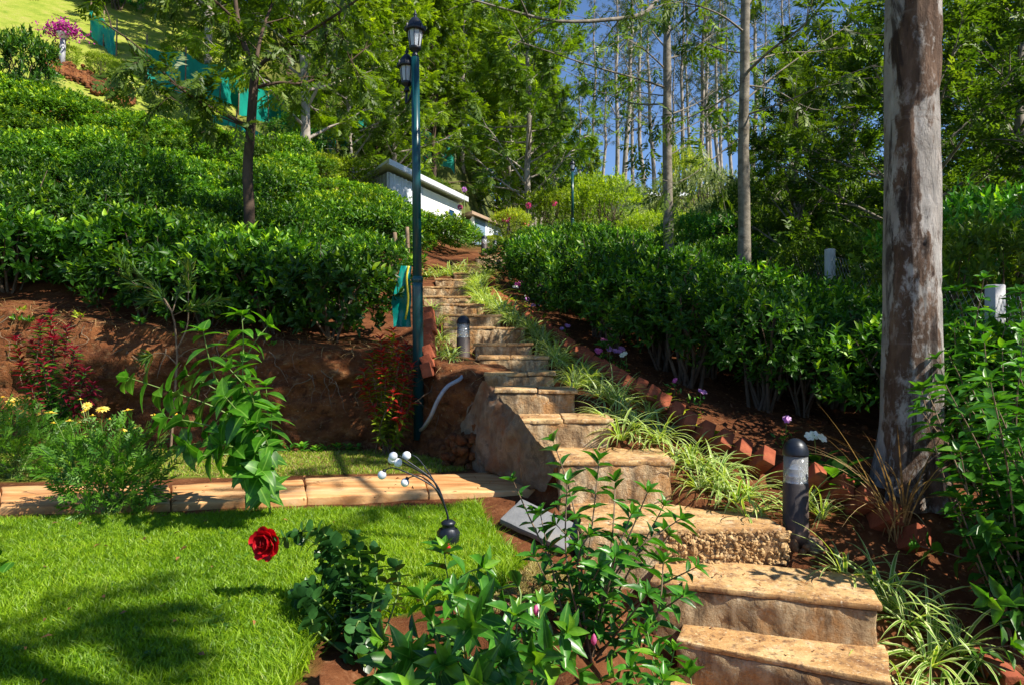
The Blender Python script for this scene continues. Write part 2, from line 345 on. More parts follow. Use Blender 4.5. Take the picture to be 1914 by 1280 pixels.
# ------------------------------------------------------------------ the stair: front edges read from the photograph
# (left px, right px, edge row left, edge row right, distance or None -> from tread height z)
def at_z(x, y, z): d = z*F/(HY-y); return px(x, y, d)
STEPS = []
for (xl, xr, yl, yr, z) in [(1238, 1690, 1292, 1390, -1.56), (1262, 1668, 1195, 1274, -1.38), (1215, 1650, 1084, 1130, -1.19), (1085, 1468, 988, 984, -1.01)]:
    STEPS.append((at_z(xl, yl, z), at_z(xr, yr, z), z))
for (xl, xr, y, d) in [(1040, 1262, 860, 3.95), (970, 1147, 783, 4.40), (923, 1080, 728, 4.86), (903, 1040, 696, 5.40), (892, 1028, 666, 5.86),
                       (885, 998, 641, 6.38), (828, 985, 611, 6.92), (826, 938, 587, 7.45), (810, 905, 567, 8.2), (790, 880, 553, 8.9),
                       (788, 872, 536, 9.7), (812, 880, 521, 10.6), (846, 900, 510, 11.6), (870, 928, 495, 12.8), (888, 952, 482, 14.2), (908, 966, 475, 15.5)]:
    a, b = px(xl, y, d), px(xr, y, d); STEPS.append((a, b, a[2]))
SYm = np.array([(a[1]+b[1])/2 for a, b, z in STEPS]); SXm = np.array([(a[0]+b[0])/2 for a, b, z in STEPS]); SZm = np.array([z for a, b, z in STEPS])
SHW = np.array([abs(b[0]-a[0])/2 for a, b, z in STEPS])
PY = np.concatenate([[-10, 0, 1.6], SYm+.17, [20, 30, 45, 70, 110, 160]])
PZ = np.concatenate([[-2.0, -1.9, -1.78], SZm-.05, [2.6, 3.9, 7.0, 14, 24, 28]])
def prof(y): return np.interp(y, PY, PZ)
def sxc(y): return np.interp(y, np.concatenate([[0], SYm, [20, 40]]), np.concatenate([[1.6], SXm, [.2, .6]]))
def shw(y): return np.interp(y, SYm, SHW)
# ------------------------------------------------------------------ terrain height
def yedge(x): return np.interp(x, [-30, -12.2, -5, -2, 2], [12.0, 16.0, 18.5, 20.0, 20.0])
def tea_top(x, y):
    ye = yedge(x); yy = np.minimum(y, ye); xx = np.maximum(-x-1, 0)
    h = .5+(.205*(yy-6.5)+.029*(yy-6.5)*xx)+.06*xx+.04*np.minimum(xx, 4)
    s = np.interp(x, [-20, -11, -8.5, -5.5], [.62, .60, .26, .03])
    far = np.clip(y-32, 0, 60)*.30*sstep(4, -10, x)+6.0*sstep(31.0, 36.5, y)*sstep(.5, -3, x)*sstep(-14, -9, x)
    return h+s*np.maximum(np.minimum(y, 32)-ye, 0)+far
def ybank(x): return np.interp(x, [-9, -4, -2, -1, -.5, -.3, 0, .25], [6.35, 6.18, 6.12, 6.05, 5.62, 5.36, 5.1, 4.6])
def ground(x, y):
    x = np.asarray(x, float); y = np.asarray(y, float)
    p = prof(y); c = sxc(y); w = shw(y)
    dx = np.maximum(x-c-w, 0); right = p-.15*9*(1-np.exp(-dx/9))
    lw = sstep(.15, 1.0+.35*np.clip(y-13, 0, 8), c-w-x); left = lerp(p, tea_top(x, y)-.68, lw)
    farw = sstep(22, 34, y)*sstep(-3.5, 2, x); left = lerp(left, p, farw)
    upper = np.where(x > c, right, left)
    hole = sstep(.42, .2, np.hypot((x+.2)/1.0, (y-2.05)/.95))*.16
    lawn = -1.055-.02*sstep(4.2, 2.0, y)+.008*fbm2(x*1.3, y*1.3)-hole
    wl = sstep(-.62+.60*sstep(3.6, 4.0, y), .02+.1*sstep(3.6, 4.0, y), x-(c-w)); low = lerp(lawn, right-.03, wl)
    m = sstep(.2, .34, y-ybank(x))
    z = lerp(low, upper, m*np.where(x < c, 1, 1))
    under = sstep(w+.03, w-.06, np.abs(x-c))*sstep(1.0, 2.0, y)*sstep(17, 15, y)
    z = z-.16*under
    am = .012+.05*sstep(8, 20, y)+.3*sstep(25, 60, y)
    z = z+.19*np.exp(-((x-2.5)**2+(y-4.15)**2)/.3)
    return z+am*fbm2(x*2.1/(1+.2*sstep(8, 30, y)*10), y*2.1/(1+.2*sstep(8, 30, y)*10), 4, 3)
def hit(x, y, d0=14., d1=70.):
    d = np.linspace(d0, d1, 560); gzv = ground((x-CX)/F*d, d); k = np.nonzero(gzv >= (HY-y)/F*d)[0]
    d = d[k[0]] if len(k) else d1; return np.array([(x-CX)/F*d, d, gz((x-CX)/F*d, d)])
def gz(x, y): return float(ground(np.array([x]), np.array([y]))[0])
def lawn_edge(y):    # right-hand limit of the lawn
    return np.interp(y, [1.5, 2.3, 2.45, 2.75, 3.1, 3.6, 4.0, 4.4], [-.64, -.62, -.55, -.02, .10, -.08, -.20, -.26])
def lawn_mask(x, y):
    n = .05*fbm2(x*4, y*4, 3, 9)
    front = sstep(.0, -.06, x-lawn_edge(y)+n)*sstep(3.98, 3.9, y-.11*(x+1))
    back = sstep(4.86, 4.94, y-.11*(x+1)-.1)*sstep(-.12, -.32, y-ybank(x)+n)*sstep(-.28, -.42, x)
    hill = sstep(.7, 1.0, y-yedge(x))*sstep(-7.4, -8.0, x+.25*(y-17)+n*3)
    return np.maximum(np.maximum(front, back), hill), hill, back

xs = np.concatenate([-np.geomspace(6, 90, 60)[::-1], np.arange(-5.95, 4.0, .05), np.geomspace(4.05, 90, 60)])
ys = np.concatenate([np.linspace(-14, 1.4, 14), np.arange(1.5, 7.5, .05), np.arange(7.6, 21, .16), np.geomspace(21.2, 170, 55)])
X, Y = np.meshgrid(xs, ys, indexing='ij'); Z = ground(X, Y); nx, ny = X.shape
lm, hm, bm_ = lawn_mask(X, Y)
wild = np.maximum(sstep(16, 22, Y)*(1-hm), sstep(4.2, 6, X)*sstep(4, 8, Y))
g = Geo(); i = np.arange(nx-1)[:, None]*ny; j = np.arange(ny-1)[None]
g.add(np.stack([X, Y, Z], -1).reshape(-1, 3), np.stack([i+j, i+j+ny, i+j+ny+1, i+j+1], -1).reshape(-1, 4), None,
      np.stack([lm, np.maximum(hm, bm_*.45), wild], -1).reshape(-1, 3))
m, nt, b = newmat('ground_cover')
at = nt.nodes.new('ShaderNodeAttribute'); at.attribute_name = 'tint'; sep = nt.nodes.new('ShaderNodeSeparateColor'); nt.links.new(at.outputs['Color'], sep.inputs[0])
soil = ramp(nt, noise(nt, 3.0, 8, .65), [(.25, (.05, .017, .008)), (.5, (.125, .045, .018)), (.78, (.24, .10, .042))])
soil = mix(nt, soil, (.30, .15, .075), ramp(nt, noise(nt, 26, 5), [(.56, (0, 0, 0)), (.72, (.6, .6, .6))]))
gr = ramp(nt, noise(nt, 9, 6), [(.3, (.05, .11, .008)), (.7, (.12, .20, .015))])
hg = ramp(nt, noise(nt, 2.2, 9, .7), [(.3, (.13, .20, .02)), (.5, (.24, .28, .04)), (.75, (.34, .29, .10))])
wc = ramp(nt, noise(nt, .8, 8), [(.3, (.05, .055, .015)), (.6, (.10, .12, .03)), (.8, (.2, .17, .07))])
c = mix(nt, soil, wc, sep.outputs[2]); c = mix(nt, c, mix(nt, gr, hg, sep.outputs[1]), sep.outputs[0])
nt.links.new(c, b.inputs['Base Color']); b.inputs['Roughness'].default_value = .95; b.inputs['Specular IOR Level'].default_value = .1
bump(nt, b, noise(nt, 24, 10, .7), .9, .03)
tag(g.build('ground', m), kind='structure')

# ------------------------------------------------------------------ cut earth bank behind the lawn
bx = np.concatenate([np.arange(-8.5, -1, .04), np.arange(-1, .02, .025)]); nv = 46
U = np.linspace(0, 1, nv); by = ybank(bx)
top = np.array([gz(x, y+.45) for x, y in zip(bx, by)]); foot = np.array([gz(x, y-.15) for x, y in zip(bx, by)])
tx = np.gradient(bx); ty = np.gradient(by); l = np.hypot(tx, ty); n2 = np.stack([ty/l, -tx/l], -1)     # outward
n2 = np.stack([np.convolve(np.pad(n2[:, k], 12, 'edge'), np.ones(25)/25, 'valid') for k in (0, 1)], -1)
prof_off = np.interp(U, [0, .08, .3, .75, .92, 1], [.16, .08, .03, -.02, -.10, -.46])
PX = bx[:, None]+n2[:, 0, None]*prof_off; PYb = by[:, None]+n2[:, 1, None]*prof_off
PZb = foot[:, None]-.05+(top-foot)[:, None]*np.interp(U, [0, .92, 1], [0, .97, 1.0])+np.interp(U, [0, .9, 1], [0, .04, .035])
P = np.stack([PX, PYb, PZb], -1)
q = np.stack([P[..., 0]*2.2, P[..., 1]*2.2, P[..., 2]*3.5], -1)
disp = .085*fbm(q, 5, 5)+.05*np.abs(fbm(q*3.1, 4, 8))-.05*np.clip(fbm(np.stack([P[..., 0]*3.2, P[..., 1]*3, P[..., 2]*.7], -1), 4, 77), 0, 1)
fade = np.interp(U, [0, .1, .85, 1], [.4, 1, 1, .35])[None]
P[..., 0] += n2[:, 0, None]*disp*fade; P[..., 1] += n2[:, 1, None]*disp*fade; P[..., 2] += .03*fbm(q*1.7, 3, 21)*fade
g = Geo(); i = np.arange(len(bx)-1)[:, None]*nv; j = np.arange(nv-1)[None]
g.add(P.reshape(-1, 3), np.stack([i+j, i+j+nv, i+j+nv+1, i+j+1], -1).reshape(-1, 4))
tag(g.build('earth_bank', M['bank']), kind='structure')

def rough_block(g, a, b, back, z0, z1, r=.018, amp=.012, n=(22, 6, 7), seed=0, nose=0.0):
    """block over the strip a->b (front edge) running back along the vector back"""
    a = np.array(a[:2]); b = np.array(b[:2]); L = np.linalg.norm(b-a); e = (b-a)/L; back = np.array(back[:2]); D = np.linalg.norm(back); f = back/D
    V, Q = rbox(L, D, z1-z0, r, n)
    V[:, 1] += D/2-nose
    W = np.concatenate([(a+b)[None]/2+V[:, :1]*e+V[:, 1:2]*f, V[:, 2:]+z0], 1)
    c = W.mean(0); dn = nrm(W-c)
    W = W+dn*(amp*fbm(W*5+seed*3.1, 4, seed))[:, None]-dn*(amp*1.3*np.clip(fbm(W*14+seed, 3, seed+5), 0, 2))[:, None]
    g.add(W, Q); return g

stair = thing('garden_stairs', 'stepped sandstone and concrete garden stair climbing the hillside between planted beds', 'stairs', (SXm[3], SYm[3], SZm[3]-.3))
split = {4: [.0, 1], 5: [.0, .47, 1], 6: [.0, .52, 1], 7: [0, .6, 1], 8: [0, .45, 1], 9: [0, .55, 1], 10: [.0, .62, 1], 11: [0, .52, 1], 12: [0, .5, 1], 13: [0, .45, 1], 14: [0, .6, 1], 15: [0, .5, 1]}
for k, (a, b, z) in enumerate(STEPS):
    mid = (a+b)/2; nxt = (STEPS[k+1][0]+STEPS[k+1][1])/2 if k+1 < len(STEPS) else mid+np.array([.2, 1.5, .2])
    e = nrm((b-a)[:2]); perp = np.array([-e[1], e[0]]); D = max(float(np.dot((nxt-mid)[:2], perp)), .25)+.10
    ht = .40 if k > 3 else .36
    g = Geo()
    rough_block(g, a+np.append(e, 0)*.012, b-np.append(e, 0)*.012, perp*D, z-ht, z-.0275, .016, .012, (26, 6, 9), k)
    st = g.build('step', M['riser'], stair)
    cuts = split.get(k, [0, 1]); dv = D if k < 5 else min(D, .34)
    for s in range(len(cuts)-1):
        g = Geo(); A = lerp(a, b, cuts[s]+(.004 if s else 0)); B = lerp(a, b, cuts[s+1]-(.004 if cuts[s+1] < 1 else 0))
        dz = rng.normal(0, .004)
        rough_block(g, A, B, perp*dv, z-.028+dz, z+dz, .006, .006, (40, 14, 2), k*7+s, .004)
        g.build('tread', M['tread'], st)
# broken rubble face under the fourth step, with its stones showing
a, b, z = STEPS[3]; e = nrm((b-a)[:2]); perp = np.array([-e[1], e[0]])
def pebble(g, c, s, seed, squash=.8, n=6):
    th = np.linspace(0, math.pi, n); prf = np.stack([np.sin(th)+1e-3, -np.cos(th)], -1)
    V, Q, _ = lathe(prf, 8); V = V*(1+.40*fbm(V*1.7+seed*7.7, 3, int(seed) % 97))[:, None]*np.array([1, 1, squash])*s
    g.add(rotz(rotx(V, seed*1.3), seed*2.1)+np.asarray(c), Q, None, np.full((len(V), 3), (seed*.37) % 1))
g = Geo(); r2 = np.random.default_rng(3)
for k in range(1100):
    t = r2.uniform(.40, 1.02); h = r2.uniform(-.19, -.02); p = lerp(a, b, t)[:2]-perp*r2.uniform(-.014, .008)
    pebble(g, [p[0], p[1], z+h], (.005+.011*r2.random()**2)*(1.7 if k % 29 == 0 else 1), k, r2.uniform(.5, 1), 5)
tag(g.build('rubble_face', M['rubble'], stair, False), kind='stuff')
# concrete footing of the near bollard
g = Geo()
for k in range(90):
    an = r2.uniform(0, 6.28); rr = .13*math.sqrt(r2.random()); c0 = px(1487, 998, 3.62)
    pebble(g, [c0[0]+rr*math.cos(an), c0[1]+rr*math.sin(an)*.8, c0[2]-.03-r2.uniform(0, .09)], r2.uniform(.015, .035), k+400)
tag(g.build('rubble_footing', M['concrete'], stair), kind='stuff')

# concrete ramp at the left of the stair
RP = np.array([[px(908, 716, 5.0), px(935, 735, 4.82), px(972, 790, 4.42), px(1010, 835, 4.15), px(1048, 868, 3.95)],
               [px(878, 740, 5.25), px(893, 778, 5.0), px(925, 830, 4.72), px(962, 865, 4.5), px(1018, 893, 4.15)],
               [px(850, 800, 5.5), px(862, 845, 5.36), px(890, 876, 5.02), px(935, 897, 4.72), px(992, 910, 4.4)]])
nu, nv2 = 40, 26; A = np.zeros((nu, nv2, 3))
rows = np.array([smooth_path(RP[k], nu) for k in range(3)])
for k in range(nu): A[k] = smooth_path(rows[:, k], nv2)
A = A+np.array([0, 0, 1])*(.045*fbm(A*5, 5, 40))[..., None]-np.array([.5, 1, 0])*(.035*fbm(A*7, 5, 44))[..., None]; A[:, 6:22, 2] -= .10*np.sin(np.linspace(0, math.pi, 16))
ap = thing('concrete_ramp', 'rough wedge of poured concrete at the left foot of the stair', 'ramp', A.reshape(-1, 3).min(0))
g = Geo(); i = np.arange(nu-1)[:, None]*nv2; j = np.arange(nv2-1)[None]
g.add(A.reshape(-1, 3), np.stack([i+j, i+j+1, i+j+nv2+1, i+j+nv2], -1).reshape(-1, 4))
skirt = A[:, -1].copy(); lowr = skirt-np.array([0, 0, .35]); g.add(np.concatenate([skirt, lowr]), [[q, q+nu, q+nu+1, q+1] for q in range(nu-1)])
g.build('poured_face', M['concrete'], ap)
g = Geo()
for k in range(60):
    t = r2.random(); p = A[int(t*(nu-1)), -1]+np.array([r2.normal(0, .03), r2.normal(0, .03), -r2.uniform(0, .10)])
    pebble(g, p, r2.uniform(.012, .035), k+900)
tag(g.build('loose_aggregate', M['concrete'], ap), kind='stuff')

# ------------------------------------------------------------------ sandstone path across the lawn
path = thing('path', None, None, (-2, 4.3, -1.05)); tag(path, kind='structure')
ZP = -1.012
nearl = [(-420, 958), (0, 946), (322, 941), (575, 929), (800, 921), (1004, 913)]; farl = [(-420, 916), (0, 907), (318, 905), (568, 894), (790, 886), (940, 880)]
for k in range(5):
    q4 = [at_z(*nearl[k], ZP), at_z(*nearl[k+1], ZP), at_z(*farl[k+1], ZP), at_z(*farl[k], ZP)]
    V, Q = rbox(2, 2, .09, .02, (24, 10, 3)); u = (V[:, 0]+1)/2; v = (V[:, 1]+1)/2
    u = .004+u*.992
    W = (1-u)[:, None]*(1-v)[:, None]*q4[0]+u[:, None]*(1-v)[:, None]*q4[1]+u[:, None]*v[:, None]*q4[2]+(1-u)[:, None]*v[:, None]*q4[3]
    W[:, 2] += V[:, 2]-.09+rng.normal(0, .003); W += .010*np.stack([fbm(W*4, 3, 1+k), fbm(W*4, 3, 2+k), .4*fbm(W*6, 3, 3+k)], -1)
    Geo().add(W, Q).build('slab', M['plank'], path)

# loose grey slab
c0 = px(1012, 975, 3.62); V, Q = rbox(.40, .21, .035, .006, (16, 10, 2)); V = V+.004*fbm(V*12, 3, 6)[:, None]*np.array([1, 1, .4]); V = rotz(rotx(roty(V, .28), .34), -.62)
t = thing('concrete_slab', 'loose grey concrete slab lying tilted between the lawn and the lower steps', 'slab', c0-np.array([0, 0, .07]))
Geo().add(V+c0-np.array([0, 0, .03]), Q).build('slab_face', M['slab'], t)

# ------------------------------------------------------------------ brick edging
BV, BQ = rbox(.235, .12, .085, .006, (6, 4, 3)); BV = BV-np.array([0, 0, .0425]); BV = BV+.003*fbm(BV*22, 3, 5)[:, None]*nrm(BV)
bme = Geo().add(BV, BQ).mesh('brick', M['brick'])
def brick_row(pts, n, label, tilt=.78, lift=.055, step=None):
    P = smooth_path(np.array(pts), 60); s = np.concatenate([[0], np.cumsum(np.linalg.norm(np.diff(P, axis=0), axis=1))])
    n = n or int(s[-1]/step); base = P[0].copy(); base[2] -= .06
    root = thing('brick_edging', label, 'brick edging', base)
    for k in range(n):
        t = s[-1]*(k+.5)/n; p = np.array([np.interp(t, s, P[:, q]) for q in range(3)]); p2 = np.array([np.interp(min(t+.05, s[-1]), s, P[:, q]) for q in range(3)])
        p1 = np.array([np.interp(max(t-.05, 0), s, P[:, q]) for q in range(3)]); d = p2-p1
        o = inst('brick', bme, root); o.location = Vector(p-base)+Vector((rng.normal(0, .008), rng.normal(0, .008), lift+rng.normal(0, .006)))
        o.rotation_mode = 'ZYX'
        o.rotation_euler = (rng.normal(0, .06), -tilt+rng.normal(0, .06)-math.atan2(d[2], np.hypot(d[0], d[1])), math.atan2(d[1], d[0])+rng.normal(0, .05))
    return root
def on_ground(x, y): return np.array([x, y, gz(x, y)])
track = [(2.18, 3.55), (1.98, 3.88), (1.62, 4.18), (1.34, 4.5), (1.0, 5.15), (.76, 5.8), (.50, 6.6), (.26, 7.5), (-.02, 8.5), (-.36, 9.8), (-.30, 11.5)]
brick_row([on_ground(*p) for p in track], None, 'sawtooth row of tilted red bricks edging the bed right of the stair', step=.15)
brick_row([on_ground(2.02, 2.45), on_ground(2.1, 2.75), on_ground(2.13, 3.02)], 5, 'few tilted red bricks at the bottom right beside striped grass')
brick_row([px(800, 706, 5.72)-np.array([0, 0, .03]), px(803, 640, 6.1), px(801, 592, 6.5)], 8, 'short row of red bricks standing behind the green lamp post', tilt=1.2, lift=.04)
# ------------------------------------------------------------------ lamp post, bollards, bulb lamp, pipe
M['post'] = plain('teal_green_paint', (.004, .052, .062), .28, 0, .2, 6, .03)
M['iron'] = plain('black_iron', (.012, .016, .026), .4, .3, .25, 14, .08)
M['bollard'] = stone('dusty_black_metal', [(.3, (.026, .024, .028)), (.7, (.055, .045, .042))], 10, .55, .15, 60, over=[((.20, .11, .07), 6, .44, .66, (1, 1, .6), .6)])
M['bulb'] = plain('white_bulb', (.85, .86, .9), .25, 0, .03)
M['pipe'] = plain('grey_conduit', (.30, .30, .32), .45, 0, .15, 20, .05)
m, nt, b = newmat('clear_lens'); b.inputs['Base Color'].default_value = (.92, .95, .97, 1); b.inputs['Transmission Weight'].default_value = .85
b.inputs['Roughness'].default_value = .08; b.inputs['IOR'].default_value = 1.3; bump(nt, b, noise(nt, 20), .05, .004); M['glass'] = m
m, nt, b = newmat('frosted_glass'); b.inputs['Base Color'].default_value = (.75, .8, .88, 1); b.inputs['Transmission Weight'].default_value = .6
b.inputs['Roughness'].default_value = .3; bump(nt, b, noise(nt, 60), .2, .004); M['frost'] = m
M['reflector'] = plain('bright_louvre', (.5, .5, .52), .3, .7, .05)

def lantern(root, c, s=1.0):
    c = np.asarray(c, float)
    hx = lambda prof, n=8: (lambda r: (r[0], r[1], []))(lathe([(a*s, z*s) for a, z in prof], n, c))
    head = Geo().add(*hx([(.001, .0), (.03, .0), (.034, .02), (.022, .035), (.022, .05), (.05, .07), (.058, .085), (.058, .10), (.001, .10)], 16)).build('lantern_cup', M['iron'], root)
    Geo().add(*hx([(.052, .10), (.062, .17), (.072, .26), (.069, .26), (.058, .17), (.048, .10)], 8)).build('pane', M['frost'], head, smooth=False)
    Geo().add(*hx([(.001, .10), (.02, .10), (.028, .14), (.028, .19), (.012, .215), (.001, .22)], 12)).build('lamp_bulb', M['bulb'], head)
    g = Geo()
    for k in range(8):
        a = k*math.pi/4; d = np.array([math.cos(a), math.sin(a), 0]); g.add(*tube([c+d*.054*s+[0, 0, .095*s], c+d*.064*s+[0, 0, .17*s], c+d*.074*s+[0, 0, .265*s]], .0045*s, 5))
    tag(g.build('glazing_bars', M['iron'], head), kind='stuff')
    roof = Geo().add(*hx([(.066, .255), (.092, .25), (.096, .275), (.086, .30), (.072, .315), (.070, .33), (.05, .36), (.028, .385), (.016, .39), (.014, .405), (.022, .415), (.012, .43), (.004, .46), (.0005, .47)], 16)).build('lantern_roof', M['iron'], root)
    g = Geo()
    for k in range(8):
        a = k*math.pi/4; d = np.array([math.cos(a), math.sin(a), 0]); V, Q = rbox(.022*s, .012*s, .05*s, .004*s, (2, 2, 2)); V[:, 2] += .255*s
        g.add(rotz(V+[.092*s, 0, 0], a)+c, Q)
    tag(g.build('crown_teeth', M['iron'], roof), kind='stuff')
def lamp_post(base, top, label, two=True, s=1.0, r=.047):
    base = np.asarray(base, float); top = np.asarray(top, float); t = thing('lamp_post', label, 'lamp post', base, None)
    ax = top-base; P = lambda f: base+ax*f
    Geo().add(*tube([base-ax*.03, P(.38), P(.40)], [r, r, r*.98], 24)).build('lower_pole', M['post'], t)
    Geo().add(*tube([P(.395), P(1)], [r*.84, r*.76], 24)).build('upper_pole', M['post'], t)
    Geo().add(*lathe([(r*.85, -.03), (r*1.06, -.025), (r*1.06, .01), (r*.84, .03)], 24, P(.40))).build('collar', M['post'], t)
    lantern(t, top, s)
    if two:
        h = P(.945); e = h+np.array([-.085, .06, -.10]); arm = smooth_path([h+[0, 0, -.02], h+[-.05, .035, -.16], e+[-.005, .0, -.10], e], 12)
        Geo().add(*tube(arm, .011, 8)).build('arm', M['iron'], t); lantern(t, e, s*.94)
    return t
lb = px(783, 800, 5.85); lt = px(776, 108, 5.85)
lamp_post(lb, lt, 'tall dark teal garden lamp post with two black lanterns standing at the earth bank', True, .90)
fb = px(1070, 425, 20.5); lamp_post([fb[0], fb[1], gz(fb[0], fb[1])], px(1070, 322, 20.5), 'distant slender green lamp post rising behind the tea bushes', False, .9, .05)
pb = px(98, 40, 27.0); pb[2] = gz(pb[0], pb[1]); lamp_post(pb, px(101, -70, 27.0), 'grey lamp post on the crest of the bright upper lawn', False, 1.0, .055)

def bollard(base, h, label, r=.066, group=None):
    t = thing('bollard_light', label, 'bollard light', base, group); B = np.asarray(base, float)
    L = lambda p, n=28: lathe(p, n, B)
    body = Geo().add(*L([(.001, -.05), (r*1.08, -.05), (r*1.08, h*.025), (r*1.0, h*.04), (r*1.0, h*.53), (r*.94, h*.54), (.001, h*.54)])).build('post', M['bollard'], t)
    Geo().add(*L([(r*.95, h*.535), (r*.95, h*.83), (r*.90, h*.83), (r*.90, h*.535)])).build('lens', M['glass'], t)
    for k in range(4):
        z = h*(.565+.07*k); Geo().add(*L([(r*.25, z), (r*.84, z-.016*h/.5), (r*.84, z-.010*h/.5), (r*.25, z+.008*h/.5)])).build('louvre', M['reflector'], t)
    g = Geo()
    for k in range(3):
        a = k*2.09+.5; g.add(*tube([B+[r*.8*math.cos(a), r*.8*math.sin(a), h*.53], B+[r*.8*math.cos(a), r*.8*math.sin(a), h*.84]], .004, 6))
    g.add(*tube([B+[0, 0, h*.53], B+[0, 0, h*.83]], .014, 8)); g.build('lamp_tube', M['reflector'], t)
    th = np.linspace(0, math.pi/2, 9); Geo().add(*L([(r*.5, h*.825), (r*1.02, h*.825)]+[(r*1.02*math.cos(a), h*.84+(h*.16)*math.sin(a)) for a in th[:-1]]+[(.0008, h)])).build('cap', M['iron'], t)
    return t
bollard(px(1487, 995, 3.62), .512, 'dusty near bollard light with domed cap standing beside the lower steps')
bollard(px(866, 678, 6.2), .437, 'black bollard light left of the middle steps with a grey conduit at its foot', .062)
bollard(px(905, 475, 14.6), .40, 'distant bollard light at the upper left edge of the stair', .065)
bollard(px(925, 474, 17.5), .34, 'small far bollard light at the very top of the stair', .062)
bollard(px(964, 487, 13.2), .31, 'distant bollard light at the upper right edge of the stair', .065)

# grey conduit from the second bollard down to the lamp post
cp = [px(862, 676, 6.1), px(869, 688, 5.8), px(862, 706, 5.5), px(836, 722, 5.40), px(818, 748, 5.38), px(805, 778, 5.42), px(792, 798, 5.62), px(786, 803, 5.80)]
t = thing('conduit_pipe', 'grey flexible conduit looping from the bollard down to the lamp post foot', 'pipe', cp[-1])
Geo().add(*tube(smooth_path(cp, 30), .0165, 10)).build('hose', M['pipe'], t)

# cluster lamp with white bulbs
cb = px(838, 1026, 3.30); t = thing('bulb_cluster_lamp', 'black garden lamp with arching stems and small white globe bulbs on the lawn', 'garden lamp', cb)
cup = Geo()
for k in range(8):
    a = k*math.pi/4; pts = [(.018, .0), (.046, .04), (.052, .085), (.040, .105)]
    V = []; 
    for rr, z in pts:
        for s in (-1, 1): V.append(cb+[rr*math.cos(a+s*.40), rr*math.sin(a+s*.40), z])
        V.insert(len(V)-1, cb+[rr*1.12*math.cos(a), rr*1.12*math.sin(a), z])
    cup.add(V, [[3*q+s, 3*q+s+1, 3*q+s+4, 3*q+s+3] for q in range(3) for s in (0, 1)])
cup.build('petal_cup', M['iron'], t)
Geo().add(*lathe([(.001, .0), (.040, .03), (.044, .09), (.034, .105), (.030, .12), (.036, .125), (.036, .135), (.02, .145), (.001, .145)], 20, cb)).build('socket_base', M['iron'], t)
ends = [(760, 851, .0, -.30), (744, 864, .03, .9), (735, 852, -.03, 1.5), (733, 858, .04, 1.8), (714, 887, -.04, 2.6), (757, 901, .05, 2.4)]
for (ex, ey, dd, tw) in ends:
    e = px(ex, ey, 3.30+dd); s0 = cb+[0, 0, .14]; peak = px(ex+28, ey-12, 3.30+dd*.8) if ey > 870 else px(ex+22, ey+6, 3.30+dd*.8)
    pts = smooth_path([s0, px(833, 950, 3.3), px(812, 900+(10 if ey > 870 else 0), 3.3+dd*.4), peak, e+np.array([.012, 0, .022 if ey > 870 else .006])], 24)
    st = Geo().add(*tube(pts, np.linspace(.0055, .0028, 24), 7)).build('stem', M['iron'], t)
    ax = nrm(e-pts[-1]) if np.linalg.norm(e-pts[-1]) > .005 else np.array([-1, 0, 0.])
    Geo().add(*tube([pts[-1]-ax*.004, e-ax*.006], .0095, 10)).build('bulb_holder', M['iron'], st)
    th = np.linspace(0, math.pi, 12); V, Q, _ = lathe([(.0215*math.sin(a)+1e-4, -.0215*math.cos(a)) for a in th], 20, e); Geo().add(V, Q).build('bulb', M['bulb'], st)

# ------------------------------------------------------------------ sheds
M['roof'] = plain('pale_roof_sheet', (.62, .63, .66), .45, .1, .1, 3)
M['tanroof'] = plain('tan_roof_board', (.36, .25, .17), .7, 0, .2, 3)
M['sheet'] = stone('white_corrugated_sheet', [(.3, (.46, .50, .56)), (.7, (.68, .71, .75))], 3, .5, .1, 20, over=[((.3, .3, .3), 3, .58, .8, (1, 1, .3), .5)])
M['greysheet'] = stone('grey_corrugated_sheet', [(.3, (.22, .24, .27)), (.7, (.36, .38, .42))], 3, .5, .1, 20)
M['whitewall'] = plain('white_wall', (.78, .77, .74), .8, 0, .06, 2)
M['blueglass'] = plain('dark_blue_window', (.01, .05, .12), .1, 0, .3, 2)
M['bluedoor'] = plain('blue_grey_door', (.17, .26, .36), .5, 0, .15, 3)
def wallpanel(p0, p1, z0, z1, rib=.0, pitch=.2):
    p0 = np.array(p0[:2]); p1 = np.array(p1[:2]); L = np.linalg.norm(p1-p0); e = (p1-p0)/L; n = np.array([e[1], -e[0]])
    if rib > 0:
        s = np.arange(0, L, pitch/4); off = rib*np.array([0, 1, 1, 0])[np.arange(len(s)) % 4]; s = np.append(s, L); off = np.append(off, 0)
    else: s = np.array([0, L]); off = np.zeros(2)
    B = p0+s[:, None]*e+off[:, None]*n; m = len(s)
    bk = B[::-1]-n*.06-off[::-1, None]*n
    ring = np.concatenate([B, bk]); k = len(ring)
    V = np.concatenate([np.column_stack([ring, np.full(k, z0)]), np.column_stack([ring, np.full(k, z1)])])
    return V, [[q, (q+1) % k, k+(q+1) % k, k+q] for q in range(k)]+[[k+q, k+q+1, k+(k-2-q), k+(k-1-q)] for q in range(m-1)]
def boxpts(c8):
    return np.array(c8), [[0, 1, 2, 3], [7, 6, 5, 4], [0, 4, 5, 1], [1, 5, 6, 2], [2, 6, 7, 3], [3, 7, 4, 0]]
def slab4(a, b, c, d, th):
    q = [np.array(p, float) for p in (a, b, c, d)]; return boxpts([p-[0, 0, th] for p in q]+q)
